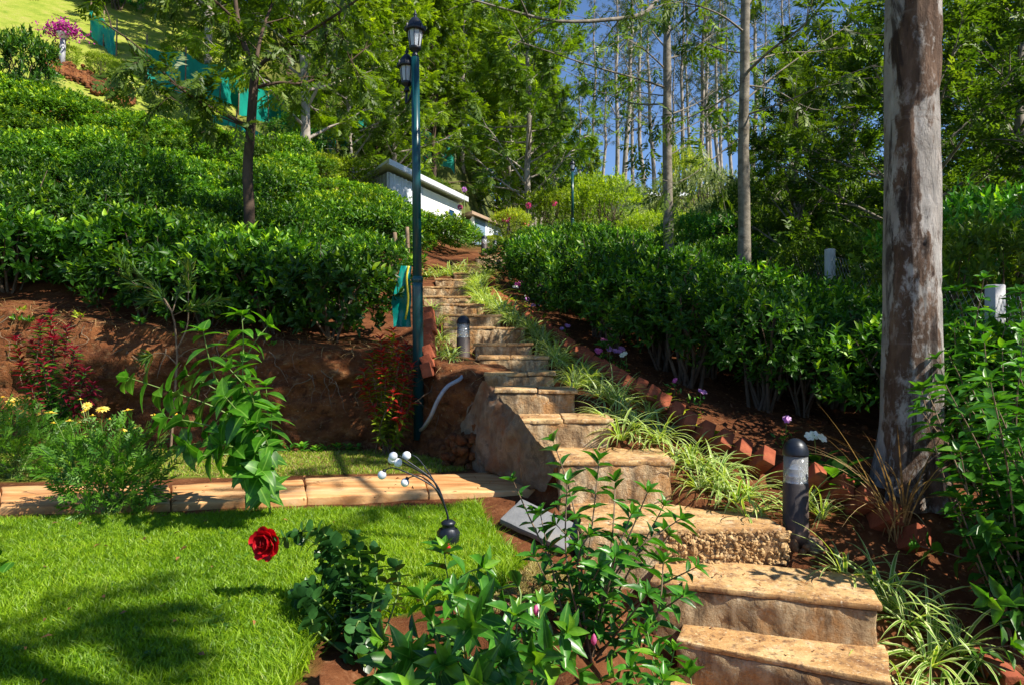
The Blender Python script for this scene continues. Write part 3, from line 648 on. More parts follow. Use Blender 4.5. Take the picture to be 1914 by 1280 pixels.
# long white shed: near corner, far corner, rear corner
A_ = px(726, 322, 24.); B_ = px(862, 385, 30.2); C_ = px(690, 336, 25.4); Zr = A_[2]
gA = min(gz(A_[0], A_[1]), gz(B_[0], B_[1]))-.6
t = thing('shed', 'long white corrugated shed with a pale roof half hidden behind the tea slope', 'shed', ((A_[0]+B_[0])/2, (A_[1]+B_[1])/2, gA))
M_ = lerp(A_, B_, .42); W1 = lerp(A_, B_, .80); W2 = lerp(A_, B_, .885)
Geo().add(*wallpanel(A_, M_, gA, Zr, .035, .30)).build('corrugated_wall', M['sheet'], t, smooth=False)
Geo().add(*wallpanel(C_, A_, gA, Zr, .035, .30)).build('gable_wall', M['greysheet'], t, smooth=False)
w = Geo().add(*wallpanel(M_, W1, gA, Zr)).add(*wallpanel(W2, B_, gA, Zr)).add(*wallpanel(W1, W2, Zr-.42, Zr-.002)).add(*wallpanel(W1, W2, gA, Zr-1.5)).build('front_wall', M['whitewall'], t, smooth=False)
win = Geo().add(*wallpanel(W1+[0, .05, 0], W2+[0, .05, 0], Zr-1.5, Zr-.42)).build('window', M['blueglass'], t, smooth=False)
D_ = B_+(C_-A_); Geo().add(*wallpanel(B_, D_, gA, Zr)).add(*wallpanel(D_, C_, gA, Zr)).build('rear_wall', M['whitewall'], t, smooth=False)
ov = nrm(A_-B_)*.35; ow = nrm(A_-C_)*.40
rf = [A_+ov+ow, B_-ov*.6+ow, D_-ov*.6-ow, C_+ov-ow]
rf = [np.array([p[0], p[1], Zr+z]) for p, z in zip(rf, (.30, .30, .10, .10))]
Geo().add(*slab4(*rf, .10)).build('roof', M['roof'], t, smooth=False)
Geo().add(*slab4(rf[0]+ow*.2, rf[1]+ow*.2, rf[1]-ow*.1, rf[0]-ow*.1, .20)).build('fascia', M['roof'], t, smooth=False)
# the lower shed
A2 = px(884, 405, 31.); B2 = px(938, 428, 34.5); C2 = px(870, 402, 33.); Z2 = A2[2]; g2 = gz(A2[0], A2[1])-.6
t = thing('shed', 'small low white shed with tan eaves and blue-grey door beyond the stair top', 'shed', ((A2[0]+B2[0])/2, (A2[1]+B2[1])/2, g2))
d1 = lerp(A2, B2, .06); d2 = lerp(A2, B2, .40)
Geo().add(*wallpanel(d2, B2, g2, Z2, .03, .3)).build('front_wall', M['sheet'], t, smooth=False); Geo().add(*wallpanel(A2, d1, g2, Z2)).build('door_jamb', M['sheet'], t, smooth=False)
Geo().add(*wallpanel(d1+[0, .04, 0], d2+[0, .04, 0], g2, Z2)).build('door', M['bluedoor'], t, smooth=False)
D2 = B2+(C2-A2); Geo().add(*wallpanel(C2, A2, g2, Z2)).add(*wallpanel(B2, D2, g2, Z2)).add(*wallpanel(D2, C2, g2, Z2)).build('side_wall', M['whitewall'], t, smooth=False)
ov = nrm(A2-B2)*.3; ow = nrm(A2-C2)*.45; rf = [A2+ov+ow, B2-ov+ow, D2-ov-ow, C2+ov-ow]; rf = [np.array([p[0], p[1], Z2+.14+zz]) for p, zz in zip(rf, (0, 0, .35, .35))]
Geo().add(*slab4(*rf, .14)).build('roof', M['tanroof'], t, smooth=False)
# far white roof strip on the right
a = px(1128, 380, 36); b2 = px(1212, 360, 33.23); zz = gz(a[0], a[1])
t = thing('shed', 'far low building showing only a strip of white roof above the bushes', 'shed', ((a[0]+b2[0])/2, (a[1]+b2[1])/2, zz))
bk = np.array([2.4, 1.6, .3]); Geo().add(*slab4(a, b2, b2+bk, a+bk, .16)).build('roof', M['roof'], t, smooth=False)
Geo().add(*wallpanel(a+bk*.08, b2+bk*.08, zz-1, min(a[2], b2[2])-.12)).build('front_wall', M['whitewall'], t, smooth=False)

# ------------------------------------------------------------------ teal shade net along the upper slope
m, nt, b = newmat('shade_net'); b.inputs['Base Color'].default_value = (.0, .34, .27, 1)
nt.links.new(ramp(nt, noise(nt, 1.6, 6), [(.3, (.0, .22, .18)), (.7, (.01, .48, .37))]), b.inputs['Base Color']); b.inputs['Roughness'].default_value = .6
tr = nt.nodes.new('ShaderNodeBsdfTranslucent'); tr.inputs[0].default_value = (.0, .55, .42, 1); ms = nt.nodes.new('ShaderNodeMixShader'); ms.inputs[0].default_value = .4
nt.links.new(b.outputs[0], ms.inputs[1]); nt.links.new(tr.outputs[0], ms.inputs[2]); nt.links.new(ms.outputs[0], nt.nodes['Material Output'].inputs[0]); M['net'] = m
def net_fence(pts, h, label):
    """pts: top-edge points on the slope; a thin sagging sheet on sticks"""
    P = np.array(pts, float); t = thing('shade_net', label, 'shade net', P[0]-[0, 0, h])
    n = 14*(len(P)-1)+1; top = smooth_path(P, n); f = np.linspace(0, len(P)-1, n) % 1
    top[:, 2] -= .28*np.sin(math.pi*f)**2*h*.5; V = []; rows = 8
    for r in range(rows):
        q = top.copy(); q[:, 2] -= h*r/(rows-1); q[:, 1] += .10*fbm(np.stack([np.arange(n)*.35, np.full(n, r*.5), np.zeros(n)], -1), 3, 31); V.append(q)
    V = np.concatenate(V); bk = V+[0, .012, 0]
    Q = [[r*n+k, r*n+k+1, (r+1)*n+k+1, (r+1)*n+k] for r in range(rows-1) for k in range(n-1)]
    Geo().add(V, Q).add(bk, [q[::-1] for q in Q]).build('net_sheet', M['net'], t)
    for p in P: Geo().add(*tube([p-[0, -.03, h+.3], p+[.03, .03, .25]], .022, 6)).build('stick', M['twig'], t)
up = lambda p, h: np.array([p[0], p[1], p[2]+h])
def net_at(bot, h, label): net_fence([up(hit(*b) if len(b) == 2 else np.array([(b[0]-CX)/F*b[2], b[2], gz((b[0]-CX)/F*b[2], b[2])]), h) for b in bot], h, label)
net_at([(168, 70), (192, 90), (216, 106)], .9, 'teal shade net behind the crest of the upper lawn')
net_at([(272, 165), (345, 178), (410, 195), (455, 205)], 1.3, 'teal shade net between the trees above the left tea slope')
net_at([(445, 218), (500, 232), (560, 260), (628, 290)], 1.4, 'long teal shade net sloping down behind the pale trunk')
net_at([(636, 285), (700, 288, 33.8), (770, 305, 34.2), (850, 332, 34.6)], 2.0, 'bright teal shade net on the slope above the white shed')
net_fence([px(395, 212, 19.2), px(440, 222, 19.0), px(490, 250, 18.8)], .25, 'low strip of teal net at the upper edge of the tea')
# teal sheet with yellow edge beside the lamp post
M['tealsheet'] = plain('teal_plastic', (.0, .20, .17), .4, 0, .25, 5); M['yellowband'] = plain('yellow_band', (.62, .52, .02), .5)
s0 = px(752, 612, 6.5); t = thing('plastic_sheet', 'crumpled teal plastic sheet with yellow edge hanging beside the lamp post', 'plastic sheet', s0)
u = np.linspace(0, 1, 14); v = np.linspace(0, 1, 22); UU, VV = np.meshgrid(u, v, indexing='ij')
left = np.interp(VV, [0, .4, 1], [735, 732, 750]); P = np.stack([(lerp(left, 768., UU)-CX)/F*6.55, 6.55+.05*fbm2(UU*3, VV*4, 3, 61)+.07*np.sin(UU*3.1), (HY-lerp(612., 497., VV))/F*6.55], -1)
Q = [[a*22+c, (a+1)*22+c, (a+1)*22+c+1, a*22+c+1] for a in range(13) for c in range(21)]
Geo().add(P.reshape(-1, 3), Q).add(P.reshape(-1, 3)+[0, .008, 0], [q[::-1] for q in Q]).build('sheet', M['tealsheet'], t)
Geo().add(*tube(smooth_path([px(758, 598, 6.46), px(763, 560, 6.45), px(760, 520, 6.45), px(764, 498, 6.46)], 12), .011, 6)).build('yellow_edge', M['yellowband'], t)

# ------------------------------------------------------------------ wire fence on the right
M['fencepost'] = stone('concrete_post', [(.3, (.38, .38, .39)), (.7, (.60, .60, .60))], 6, .9, .3, 40)
M['wire'] = plain('galvanised_wire', (.35, .37, .36), .4, .6)
t = thing('wire_fence', 'chain link fence on pale concrete posts behind the right-hand bushes', 'fence', (3.7, 5.3, gz(3.7, 5.3)))
fp = [(2.95, 3.4), (3.72, 5.15), (4.16, 8.75), (4.5, 12.5)]; ftop = [.25, .36, 1.08, 1.6]
for (x, y), z in zip(fp, ftop):
    z0 = gz(x, y); V, Q = rbox(.10, .10, z-z0+.2, .012, (2, 2, 4)); Geo().add(rotz(V, .2)+[x, y, z0-.2], Q).build('post', M['fencepost'], t)
g = Geo()
for k in range(3):
    (x0, y0), (x1, y1) = fp[k], fp[k+1]; a = np.array([x0, y0, ftop[k]-.08]); b2 = np.array([x1, y1, ftop[k+1]-.08]); L = np.linalg.norm(b2-a); n = int(L/.11)
    hgt = .85
    for q in range(-int(hgt/.11), n):
        for sg in (1, -1):
            s_, e_ = (q*.11, q*.11+hgt); za, zb = (0, hgt) if sg > 0 else (hgt, 0)
            lo, hi = max(s_, 0), min(e_, L)
            if hi-lo < .05: continue
            f0, f1 = (lo-s_)/hgt, (hi-s_)/hgt
            g.add(*tube([lerp(a, b2, lo/L)-[0, 0, lerp(za, zb, f0)], lerp(a, b2, hi/L)-[0, 0, lerp(za, zb, f1)]], .0022, 3, False))
tag(g.build('chain_mesh', M['wire'], t), kind='stuff')
# ------------------------------------------------------------------ tea bushes
T_FOLD, T_KITE, T_NICE = tpl_fold(), tpl_kite(), tpl_nice()
def tea_mesh(seed, shoots, L, tpl, h=.78, R=.62, skirt=.30, mat='tea'):
    r = np.random.default_rng(seed); g = Geo(); P = []; D = []; N = []; ti = []
    for k in range(shoots):
        a = r.uniform(0, 2*math.pi); rad = R*(1+.16*math.sin(3*a+seed)+.08*math.sin(7*a+seed*2))
        if r.random() < .58: q = rad*math.sqrt(r.random()); z = h*(1-.24*(q/rad)**3)+r.normal(0, .045); out = .35*q/rad
        else: q = rad*r.uniform(.72, 1.04); z = h*r.uniform(skirt, .88); q *= .72+.33*math.sin(min(1, z/h)*1.9); out = 1.0
        c = np.array([q*math.cos(a), q*math.sin(a), z]); od = np.array([math.cos(a)*out, math.sin(a)*out, 1-.55*out])+r.normal(0, .25, 3); od = od/np.linalg.norm(od)
        n = r.integers(5, 8); ph = r.uniform(0, 6.28); e1 = np.cross(od, [.3, .5, .81]); e1 /= np.linalg.norm(e1); e2 = np.cross(od, e1)
        young = r.random() < (.45 if mat == 'teafar' else .34) and out < .7  # young tips, plus extra pale ones on upper bushes painting lit leaves
        for m in range(n):
            th = ph+m*2.4; f = m/(n-1); side = e1*math.cos(th)+e2*math.sin(th)
            P.append(c-od*L*.9*(1-f)*.8); d = side*(1-.55*f)+od*(.35+.9*f)+np.array([0, 0, -.15]); D.append(d); N.append(od*1.0-side*.6+r.normal(0, .15, 3))
            ti.append(np.clip(r.normal(.38, .2)+(.55*f if young else 0)+.12*(z/h-.5), 0, 1))
    n = len(P); ls = L*r.uniform(.75, 1.25, n)
    leaves(g, np.array(P), np.array(D), np.array(N), ls, ls*.42, tpl, np.array(ti)); return g.mesh('foliage', M[mat])
def stems_mesh(seed, h=.6, n=7, spread=.4):
    r = np.random.default_rng(seed); g = Geo()
    for k in range(n):
        a = r.uniform(0, 6.28); s = r.uniform(.3, 1)*spread; b0 = np.array([r.normal(0, .04), r.normal(0, .04), -.08]); kx = r.normal(0, .05, 2)
        pts = smooth_path([b0, [b0[0]*.5+s*.3*math.cos(a)+kx[0], s*.3*math.sin(a)+kx[1], h*.4], [s*.7*math.cos(a), s*.7*math.sin(a), h*.75], [s*math.cos(a), s*math.sin(a), h]], 8)
        g.add(*tube(pts, np.linspace(.017, .006, 8)*r.uniform(.7, 1.2), 5, False))
        for q in range(2):
            i0 = r.integers(2, 6); d = r.normal(0, .12, 3)+[0, 0, .18]; g.add(*tube([pts[i0], pts[i0]+d*.6+r.normal(0, .02, 3), pts[i0]+d], [.007, .005, .003], 4, False))
    return g.mesh('stems', M['teastem'])
NEAR = [(tea_mesh(s, 330, .088, T_NICE, .72, .56, .22), stems_mesh(s)) for s in (1, 2, 3)]
HEDGE = [(tea_mesh(s, 420, .066, T_FOLD, .80, .58, .42), stems_mesh(s, .72, 9, .45)) for s in (11, 12, 13)]
MID = [(tea_mesh(s, 560, .066, T_FOLD, .72, .58, .30), stems_mesh(s)) for s in (4, 5, 6)]
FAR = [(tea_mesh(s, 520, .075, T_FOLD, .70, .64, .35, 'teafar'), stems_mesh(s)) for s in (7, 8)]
def put_bush(var, x, y, label, group, s=1.0, sz=1.0, dz=0, name='tea_bush', cat='tea bush', stems=True):
    me, st = var[int(rng.integers(len(var)))]; t = thing(name, label, cat, (x, y, gz(x, y)-.03+dz), group)
    t.rotation_euler = (0, 0, rng.uniform(0, 6.28)); t.scale = (s, s, s*sz); inst('foliage', me, t)
    if stems: inst('stems', st, t)
    return t
def inview(x, y, pad=1.0): return abs(x) < .79*y+pad
nl = 0
y = 6.58; row = 0
while y < 20.2:
    step = .62 if y < 8 else (.78 if y < 12 else .95)
    for x in np.arange(-16, .3, step)+(.31 if row % 2 else 0):
        xx = x+rng.normal(0, .09); yy = y+rng.normal(0, .09)
        lim = sxc(yy)-shw(yy)-(.72 if yy > 7.2 else .95)
        if xx > lim or yy > yedge(xx)-.15 or not inview(xx, yy, 1.6) or yy-ybank(xx) < .34 or (yy > 7.6 and rng.random() < .06): continue
        if 10.2 < yy < 13.6 and xx > lim-.35: continue
        if yy > 16.6 and xx > -5.2: continue
        if abs(xx+3.54) < .22 and abs(yy-9.0) < .22: continue
        if yy < 7.6: put_bush(NEAR, xx, yy, 'front', 'tea bushes above the earth bank', rng.uniform(.92, 1.12), rng.uniform(.9, 1.15))
        elif yy < 12: put_bush(MID, xx, yy, 'dark green tea bush on the middle of the left slope', 'tea bushes on the left slope', rng.uniform(.8, 1.25), rng.uniform(.68, 1.2), stems=yy < 9)
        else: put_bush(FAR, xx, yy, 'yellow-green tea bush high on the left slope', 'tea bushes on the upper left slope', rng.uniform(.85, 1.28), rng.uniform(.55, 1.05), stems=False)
        nl += 1
    y += step*.92; row += 1
hedge_x = lambda y: np.interp(y, [4.6, 5.0, 5.8, 7.5, 9.8, 11.5, 17], [2.75, 1.75, 1.30, .78, .25, .25, .55])
nr = 0; y = 4.85; row = 0
while y < 19:
    step = .56 if y < 7 else (.7 if y < 10 else .85)
    for x in np.arange(0, 13, step)+(.3 if row % 2 else 0):
        xx = x+rng.normal(0, .08); yy = y+rng.normal(0, .08)
        if xx < hedge_x(yy) or not inview(xx, yy, .2) or xx > np.interp(yy, [4.5, 9, 13, 19], [3.55, 4.2, 5.2, 8.5]): continue
        if np.hypot(xx-2.40, yy-4.05) < .62: continue
        if yy < 8: put_bush(HEDGE, xx, yy, 'hedge', 'tea bushes in the right hedge', rng.uniform(.85, 1.2), rng.uniform(.85, 1.2))
        else: put_bush(MID, xx, yy, 'tea bush in the field behind the right-hand hedge', 'tea bushes in the right field', rng.uniform(.85, 1.25), rng.uniform(.75, 1.2), stems=False)
        nr += 1
    y += step*.92; row += 1
ORD = ['first', 'second', 'third', 'fourth', 'fifth', 'sixth', 'seventh', 'eighth', 'ninth', 'tenth', 'eleventh', 'twelfth', 'thirteenth', 'fourteenth', 'fifteenth', 'sixteenth', 'seventeenth', 'eighteenth', 'nineteenth', 'twentieth', 'twenty-first', 'twenty-second', 'twenty-third', 'twenty-fourth', 'twenty-fifth', 'twenty-sixth', 'twenty-seventh', 'twenty-eighth', 'twenty-ninth', 'thirtieth']
def by_order(key, text, f):
    for k, o in enumerate(sorted([o for o in COL.objects if o.get('label') == key], key=f)): o['label'] = text % (ORD[k] if k < 30 else 'last')
by_order('front', 'large-leaved tea bush along the bank top, %s from the left edge of the picture', lambda o: o.location.x/o.location.y)
by_order('hedge', 'tea bush on bare stems in the right-hand hedge, %s counted from the stair side', lambda o: o.location.x/o.location.y)

# ------------------------------------------------------------------ trees
FROND = [tpl_frond(10, s, lw=.10) for s in range(3)]; SPRIG = [tpl_sprig(9, s) for s in range(3)]
HANG = [tpl_sprig(11, 20+s, .42, .06) for s in range(2)]
def tree_parts(seed, H, r0, nb, h0, blen, up=25, curve=.1, sub=4, per=6, fl=.32, fw=None, tpls=FROND, droop=.35, pts=None, start=.28, top=1.0, lim=.5):
    """trunk, limbs and foliage of one tree standing at the origin"""
    r = np.random.default_rng(seed); tr = Geo(); lb = Geo(); P = []; D = []
    if pts is None:
        k = 9; z = np.linspace(-.3, H, k); wob = np.cumsum(r.normal(0, H*.006, (k, 2)), 0); wob -= wob[:1]; pts = np.column_stack([wob, z])
    tp = smooth_path(pts, 26); rad = r0*(1-.86*np.linspace(0, 1, 26)**1.2)
    rad[0] *= 1.25; V, Q, T = tube(tp, rad, 10); V = V+nrm(V-tp.mean(0))*(r0*.12*fbm(V*4, 3, seed))[:, None]; tr.add(V, Q, T)
    zz = tp[:, 2]
    for b in range(nb):
        u = ((b+r.random())/nb)**.9; h = h0+(H*top-h0)*u; c = np.array([np.interp(h, zz, tp[:, 0]), np.interp(h, zz, tp[:, 1]), h])
        a = b*2.4+r.normal(0, .4); L = blen*(1-lim*u)*r.uniform(.65, 1.15); e = math.radians(up+r.normal(0, 12)+25*u)
        d = np.array([math.cos(a)*math.cos(e), math.sin(a)*math.cos(e), math.sin(e)]); s = np.linspace(0, 1, 7)[:, None]
        bp = c+d*L*s+np.array([0, 0, 1.])*(curve*L*s**2)+np.cumsum(r.normal(0, L*.018, (7, 3)), 0)*s
        br = max(.008, np.interp(h, zz, rad)*.42); lb.add(*tube(bp, np.linspace(br, .004, 7), 5, False))
        for q in range(sub):
            t = start+(1-start)*(q+r.random())/sub; f = t*6; i0 = min(int(f), 5); sp = lerp(bp[i0], bp[i0+1], f-i0); sd = nrm(bp[i0+1]-bp[i0])
            sv = nrm(np.cross(sd, [0, 0, 1]))*(1 if r.random() < .5 else -1); v = nrm(sd*.7+sv*r.uniform(.3, 1.1)+r.normal(0, .25, 3)+[0, 0, .1]); l = L*.34*(1.15-t*.6)*r.uniform(.7, 1.3)
            sq = np.linspace(0, 1, 4)[:, None]; s3 = sp+v*l*sq-np.array([0, 0, .18*l])*sq**2; lb.add(*tube(s3, np.linspace(br*.4, .003, 4), 4, False))
            for m in range(per):
                f2 = r.uniform(.15, 1.0)*3; j0 = min(int(f2), 2); P.append(lerp(s3[j0], s3[j0+1], f2-j0)); D.append(v*.7+r.normal(0, .55, 3)+[0, 0, .15-droop])
    P = np.array(P); D = nrm(np.array(D)); fo = Geo(); k = len(P); sel = r.integers(0, len(tpls), k)
    for m in range(len(tpls)):
        s = sel == m; n = int(s.sum()); l = fl*r.uniform(.7, 1.25, n); N = r.normal(0, .35, (n, 3))+[0, 0, 1]
        hgt = P[s, 2]; ti = np.clip(.42+.22*r.normal(0, 1, n)+.15*(hgt-hgt.mean())/(H*.4), 0, 1)
        leaves(fo, P[s], D[s], N, l, l*(1.0 if fw is None else fw), tpls[m], ti)
    return tr, lb, fo
class Kind:
    def __init__(s, parts, bark, leaf): s.t = parts[0].mesh('trunk', M[bark]); s.l = parts[1].mesh('limbs', M[bark]); s.f = parts[2].mesh('crown', M[leaf])
def put_tree(k, loc, label, s=1.0, rz=None, group=None, name='tree', cat='tree', sz=1.0):
    t = thing(name, label, cat, loc, group); t.rotation_euler = (0, 0, rng.uniform(0, 6.28) if rz is None else rz); t.scale = (s, s, s*sz)
    inst('trunk', k.t, t); inst('limbs', k.l, t); inst('crown', k.f, t); return t
fern = [Kind(tree_parts(40+s, 9.5, .115, 48, .9, 2.7, 24, .10, 6, 12, .37), 'palebark', 'frond' if s % 2 else 'frondlit') for s in range(4)]
dark = [Kind(tree_parts(60+s, 8, .12, 42, .6, 2.7, 26, .05, 6, 13, .36), 'darkbark', 'frond') for s in range(2)]
bush_tree = [Kind(tree_parts(70+s, 5.5, .13, 34, .3, 2.7, 32, .05, 6, 12, .27, None, SPRIG, .15), 'greybark', 'broad') for s in range(3)]
euc = [Kind(tree_parts(80+s, 24, .22, 40, 7, 2.0, 35, .1, 3, 3, .6, .55, HANG, .75, lim=.35), 'palebark', 'eucal') for s in range(3)]
def treeat(x, y, d, kind, label, s=1.0, group=None, sz=1.0, rz=None):
    p = px(x, y, d); return put_tree(kind, (p[0], p[1], gz(p[0], p[1])-.05), label, s, rz, group, sz=sz)
treeat(577, 295, 19.2, fern[0], 'slender tree with a pale straight trunk at the upper edge of the tea slope', 1.25)
treeat(388, 210, 23.5, fern[1], 'thin pale trunk rising in front of the teal net, second from the left', 1.15)
treeat(262, 130, 26, fern[2], 'thin mottled trunk at the left beside the bright upper lawn', 1.15)
treeat(655, 320, 25, fern[3], 'feathery tree just left of the shed gable', 1.0)
treeat(708, 300, 29, dark[0], 'dark-trunked tree standing behind the shed gable', 1.1)
treeat(812, 300, 33, dark[1], 'dark-trunked tree beside the teal net above the shed roof', 1.2)
treeat(992, 415, 22, fern[1], 'bright feathery tree with pale trunk beyond the stair top', 1.05, rz=1.0)
treeat(865, 360, 36, fern[0], 'light green feathery tree behind the white shed, right end', 1.15)
treeat(930, 380, 40, dark[0], 'dark green tree filling the gap behind the small shed', 1.25)
treeat(1100, 390, 30, fern[2], 'leafy yellow-green tree right of the distant lamp post', .5)
treeat(1040, 390, 34, fern[3], 'light green tree behind the distant lamp post', .8)
treeat(540, 250, 30, dark[1], 'dark feathery tree in the shade behind the long teal net', 1.2)
treeat(470, 200, 33, fern[2], 'shaded feathery tree high behind the forked tree', 1.2)
treeat(330, 120, 34, dark[0], 'dark tree on the ridge behind the thin pale trunks', 1.2)
treeat(210, 60, 36, dark[1], 'dark tree on the ridge right of the upper lawn crest', 1.0)
treeat(150, 20, 40, fern[1], 'shaded tree at the far end of the upper lawn', .9)
treeat(620, 260, 38, fern[0], 'tall feathery tree far behind the shed gable', 1.3)
treeat(750, 290, 42, fern[2], 'tall light green tree far above the teal net', 1.35)
treeat(900, 340, 48, fern[3], 'far feathery tree behind the dark green tree', 1.35)
treeat(1000, 360, 46, fern[1], 'far feathery tree left of the blue sky gap', 1.2)
treeat(420, 170, 42, fern[3], 'far feathery tree on the ridge above the nets', 1.2)
for k, (x, d) in enumerate([(300, 40), (365, 29), (450, 27), (505, 36), (590, 33), (665, 44), (720, 36), (800, 40), (845, 44), (895, 42), (950, 36), (1010, 38), (690, 52), (820, 55), (960, 56), (560, 46), (735, 28), (612, 37), (500, 38)]):
    treeat(x, 300, d, (fern+dark)[(k*5) % 6], 'feathery tree in the background wood, %s from the left' % ORD[sorted([300, 365, 450, 505, 590, 665, 720, 800, 845, 895, 950, 1010, 690, 820, 960, 560, 735, 612, 500]).index(x)], rng.uniform(.95, 1.3), 'background wood above the stair')
# tall thin bare-stemmed trees against the sky
ex = [1085, 1105, 1128, 1150, 1168, 1186, 1200, 1222, 1262, 1276, 1290, 1306, 1318, 1330, 1341, 1352, 1366, 1412, 1430, 1452, 1480, 1510]
for k, x in enumerate(ex):
    treeat(x, 330, rng.uniform(52, 88), euc[k % 3], 'tall thin bare-stemmed tree against the sky, %s from the left' % ORD[k], rng.uniform(.85, 1.15), 'tall thin trees against the sky', rng.uniform(.9, 1.2))

# forked tree in the tea slope
F0 = np.array([-3.54, 9.0, 0]); F0[2] = gz(-3.54, 9.0)-.05; d9 = 9.0
t = thing('tree', 'dark forked young tree standing among the tea bushes on the left slope', 'tree', F0)
q = lambda x, y, dd=0: px(x, y, d9+dd)
tp = smooth_path([F0-[0, 0, .1], q(466, 400), q(463, 320), q(468, 250), q(474, 165), q(477, 128)], 24)
V, Q, T = tube(tp, np.linspace(.075, .055, 24), 12); V = V+nrm(V-tp.mean(0))*(.008*fbm(V*6, 3, 4))[:, None]; Geo().add(V, Q, T).build('trunk', M['darkbark'], t)
fol = Geo(); P = []; D = []
limbs = [([q(477, 130), q(462, 100), q(450, 60, .1), q(440, 0, .2), q(436, -120, .3), q(440, -260, .3)], .05), ([q(476, 135), q(500, 110, -.2), q(545, 80, -.4), q(640, 20, -.7), q(760, -70, -.9)], .033),
         ([q(474, 165), q(520, 155, .2), q(570, 155, .5), q(640, 125, .9), q(720, 60, 1.2)], .025), ([q(467, 245), q(440, 225, -.2), q(390, 200, -.5), q(330, 160, -.8), q(260, 90, -1.1), q(190, 40, -1.3)], .028),
         ([q(465, 240), q(400, 215, .3), q(340, 195, .5), q(290, 160, .6)], .013), ([q(475, 140), q(490, 60, .4), q(520, -20, .7), q(560, -120, .9)], .03), ([q(447, 45), q(410, 10, -.2), q(350, -40, -.4), q(280, -80, -.5)], .022), ([q(640, 20, -.7), q(610, -10, -.4), q(560, -60, -.2)], .016)]
def foliate(path, n, l0, spread=.25, f0=.3, droop=.25, out=None):
    for k in range(n):
        f = rng.uniform(f0, 1)*(len(path)-1); i0 = min(int(f), len(path)-2); c = lerp(path[i0], path[i0+1], f-i0); v = nrm(path[i0+1]-path[i0])
        P.append(c+rng.normal(0, spread*.4, 3)); D.append(v*.8+rng.normal(0, .6, 3)-[0, 0, droop])
def add_limbs(t, limbs, bark, sub=7, per=9, fl=.30, leaf='frond', droop=.25, l2=(.35, .8), f0=.3):
    P.clear(); D.clear()
    for pts, r0 in limbs:
        lp = smooth_path(pts, 16); g = Geo().add(*tube(lp, np.linspace(r0, r0*.25, 16), 7, False)); L = np.linalg.norm(np.diff(lp, axis=0), axis=1).sum()
        for k in range(int(sub)):
            i0 = rng.integers(int(15*f0), 15); v = nrm(nrm(lp[i0+1]-lp[i0])*.7+rng.normal(0, .6, 3)); l = rng.uniform(*l2); tw = smooth_path([lp[i0], lp[i0]+v*l*.5+rng.normal(0, .04, 3), lp[i0]+v*l-[0, 0, .12*l]], 6)
            g.add(*tube(tw, np.linspace(r0*.35, .003, 6), 4, False)); foliate(tw, per, fl, .06, .1, droop)
        g.build('limb', M[bark], t)
    fo = Geo(); p = np.array(P); d = nrm(np.array(D)); n = len(p); sel = rng.integers(0, 3, n)
    for m in range(3):
        s = sel == m; k = int(s.sum()); l = fl*rng.uniform(.7, 1.3, k); leaves(fo, p[s], d[s], rng.normal(0, .4, (k, 3))+[0, 0, 1], l, l, FROND[m], np.clip(rng.normal(.45, .22, k), 0, 1))
    fo.build('crown', M[leaf], t)
add_limbs(t, limbs, 'darkbark', 11, 10, .27, 'frond', f0=.22)

# two slender trees on the right
def slim(base, d, pts, rad, label, limbs, seed, sub, per, fl, bark):
    p0 = np.array(base); t = thing('tree', label, 'tree', p0)
    tp = smooth_path(pts, 30); V, Q, T = tube(tp, np.linspace(rad[0], rad[1], 30), 16); V = V+nrm(np.stack([V[:, 0]-np.interp(V[:, 2], tp[:, 2], tp[:, 0]), V[:, 1]-np.interp(V[:, 2], tp[:, 2], tp[:, 1]), 0*V[:, 2]], -1))*(.10*rad[0]*fbm(V*7, 3, seed))[:, None]
    Geo().add(V, Q, T).build('trunk', M[bark], t); add_limbs(t, limbs, bark, sub, per, fl, 'frond', .3, (.3, .9)); return t
d = 12.0; b0 = px(1250, 480, d); b0[2] = gz(b0[0], d)-.1
q = lambda x, y, dd=0: px(x, y, 12.0+dd)
lim9 = [([q(1245, 165), q(1200, 150, -.3), q(1110, 125, -.6), q(1020, 95, -.9), q(950, 72, -1.1)], .022), ([q(1244, 195), q(1190, 195, .3), q(1150, 182, .5), q(1090, 150, .8), q(1062, 50, 1)], .018),
        ([q(1244, 180), q(1180, 170, .5), q(1130, 150, .9), q(1060, 130, 1.2)], .012), ([q(1248, -40), q(1210, 22, -.8), q(1130, 38, -1.2), q(1040, 40, -1.6), q(960, 22, -1.8), q(870, -4, -2.0)], .045),
        ([q(1250, 60), q(1300, 20, -.4), q(1360, -20, -.8), q(1440, -60, -1)], .025), ([q(1250, 110), q(1290, 95, .5), q(1340, 60, .9), q(1400, 30, 1.1)], .014),
        ([q(1252, 215), q(1300, 195, .3), q(1350, 160, .6), q(1400, 110, .8)], .014), ([q(1252, 255), q(1310, 225, .3), q(1370, 180, .5)], .013), ([q(1244, 90), q(1220, 60, .4), q(1190, 10, .8), q(1170, -50, 1)], .018),
        ([q(1244, 130), q(1200, 90, -.4), q(1150, 60, -.8), q(1100, 10, -1.0)], .016), ([q(1252, 290), q(1320, 255, .2), q(1380, 225, .4)], .011), ([q(1248, 20), q(1230, -60, .3), q(1180, -130, .7)], .022)]
slim(b0, d, [b0-[0, 0, .1], q(1250, 470), q(1248, 350), q(1247, 200), q(1247, 60), q(1248, -80), q(1246, -300), q(1246, -520)], (.105, .035), 'slender tree with dark upper trunk and thin spreading branches, left of the right pair', lim9, 5, 6, 6, .26, 'greybark')
d = 9.0; b1 = px(1391, 560, d); b1[2] = gz(b1[0], d)-.1
q = lambda x, y, dd=0: px(x, y, 9.0+dd)
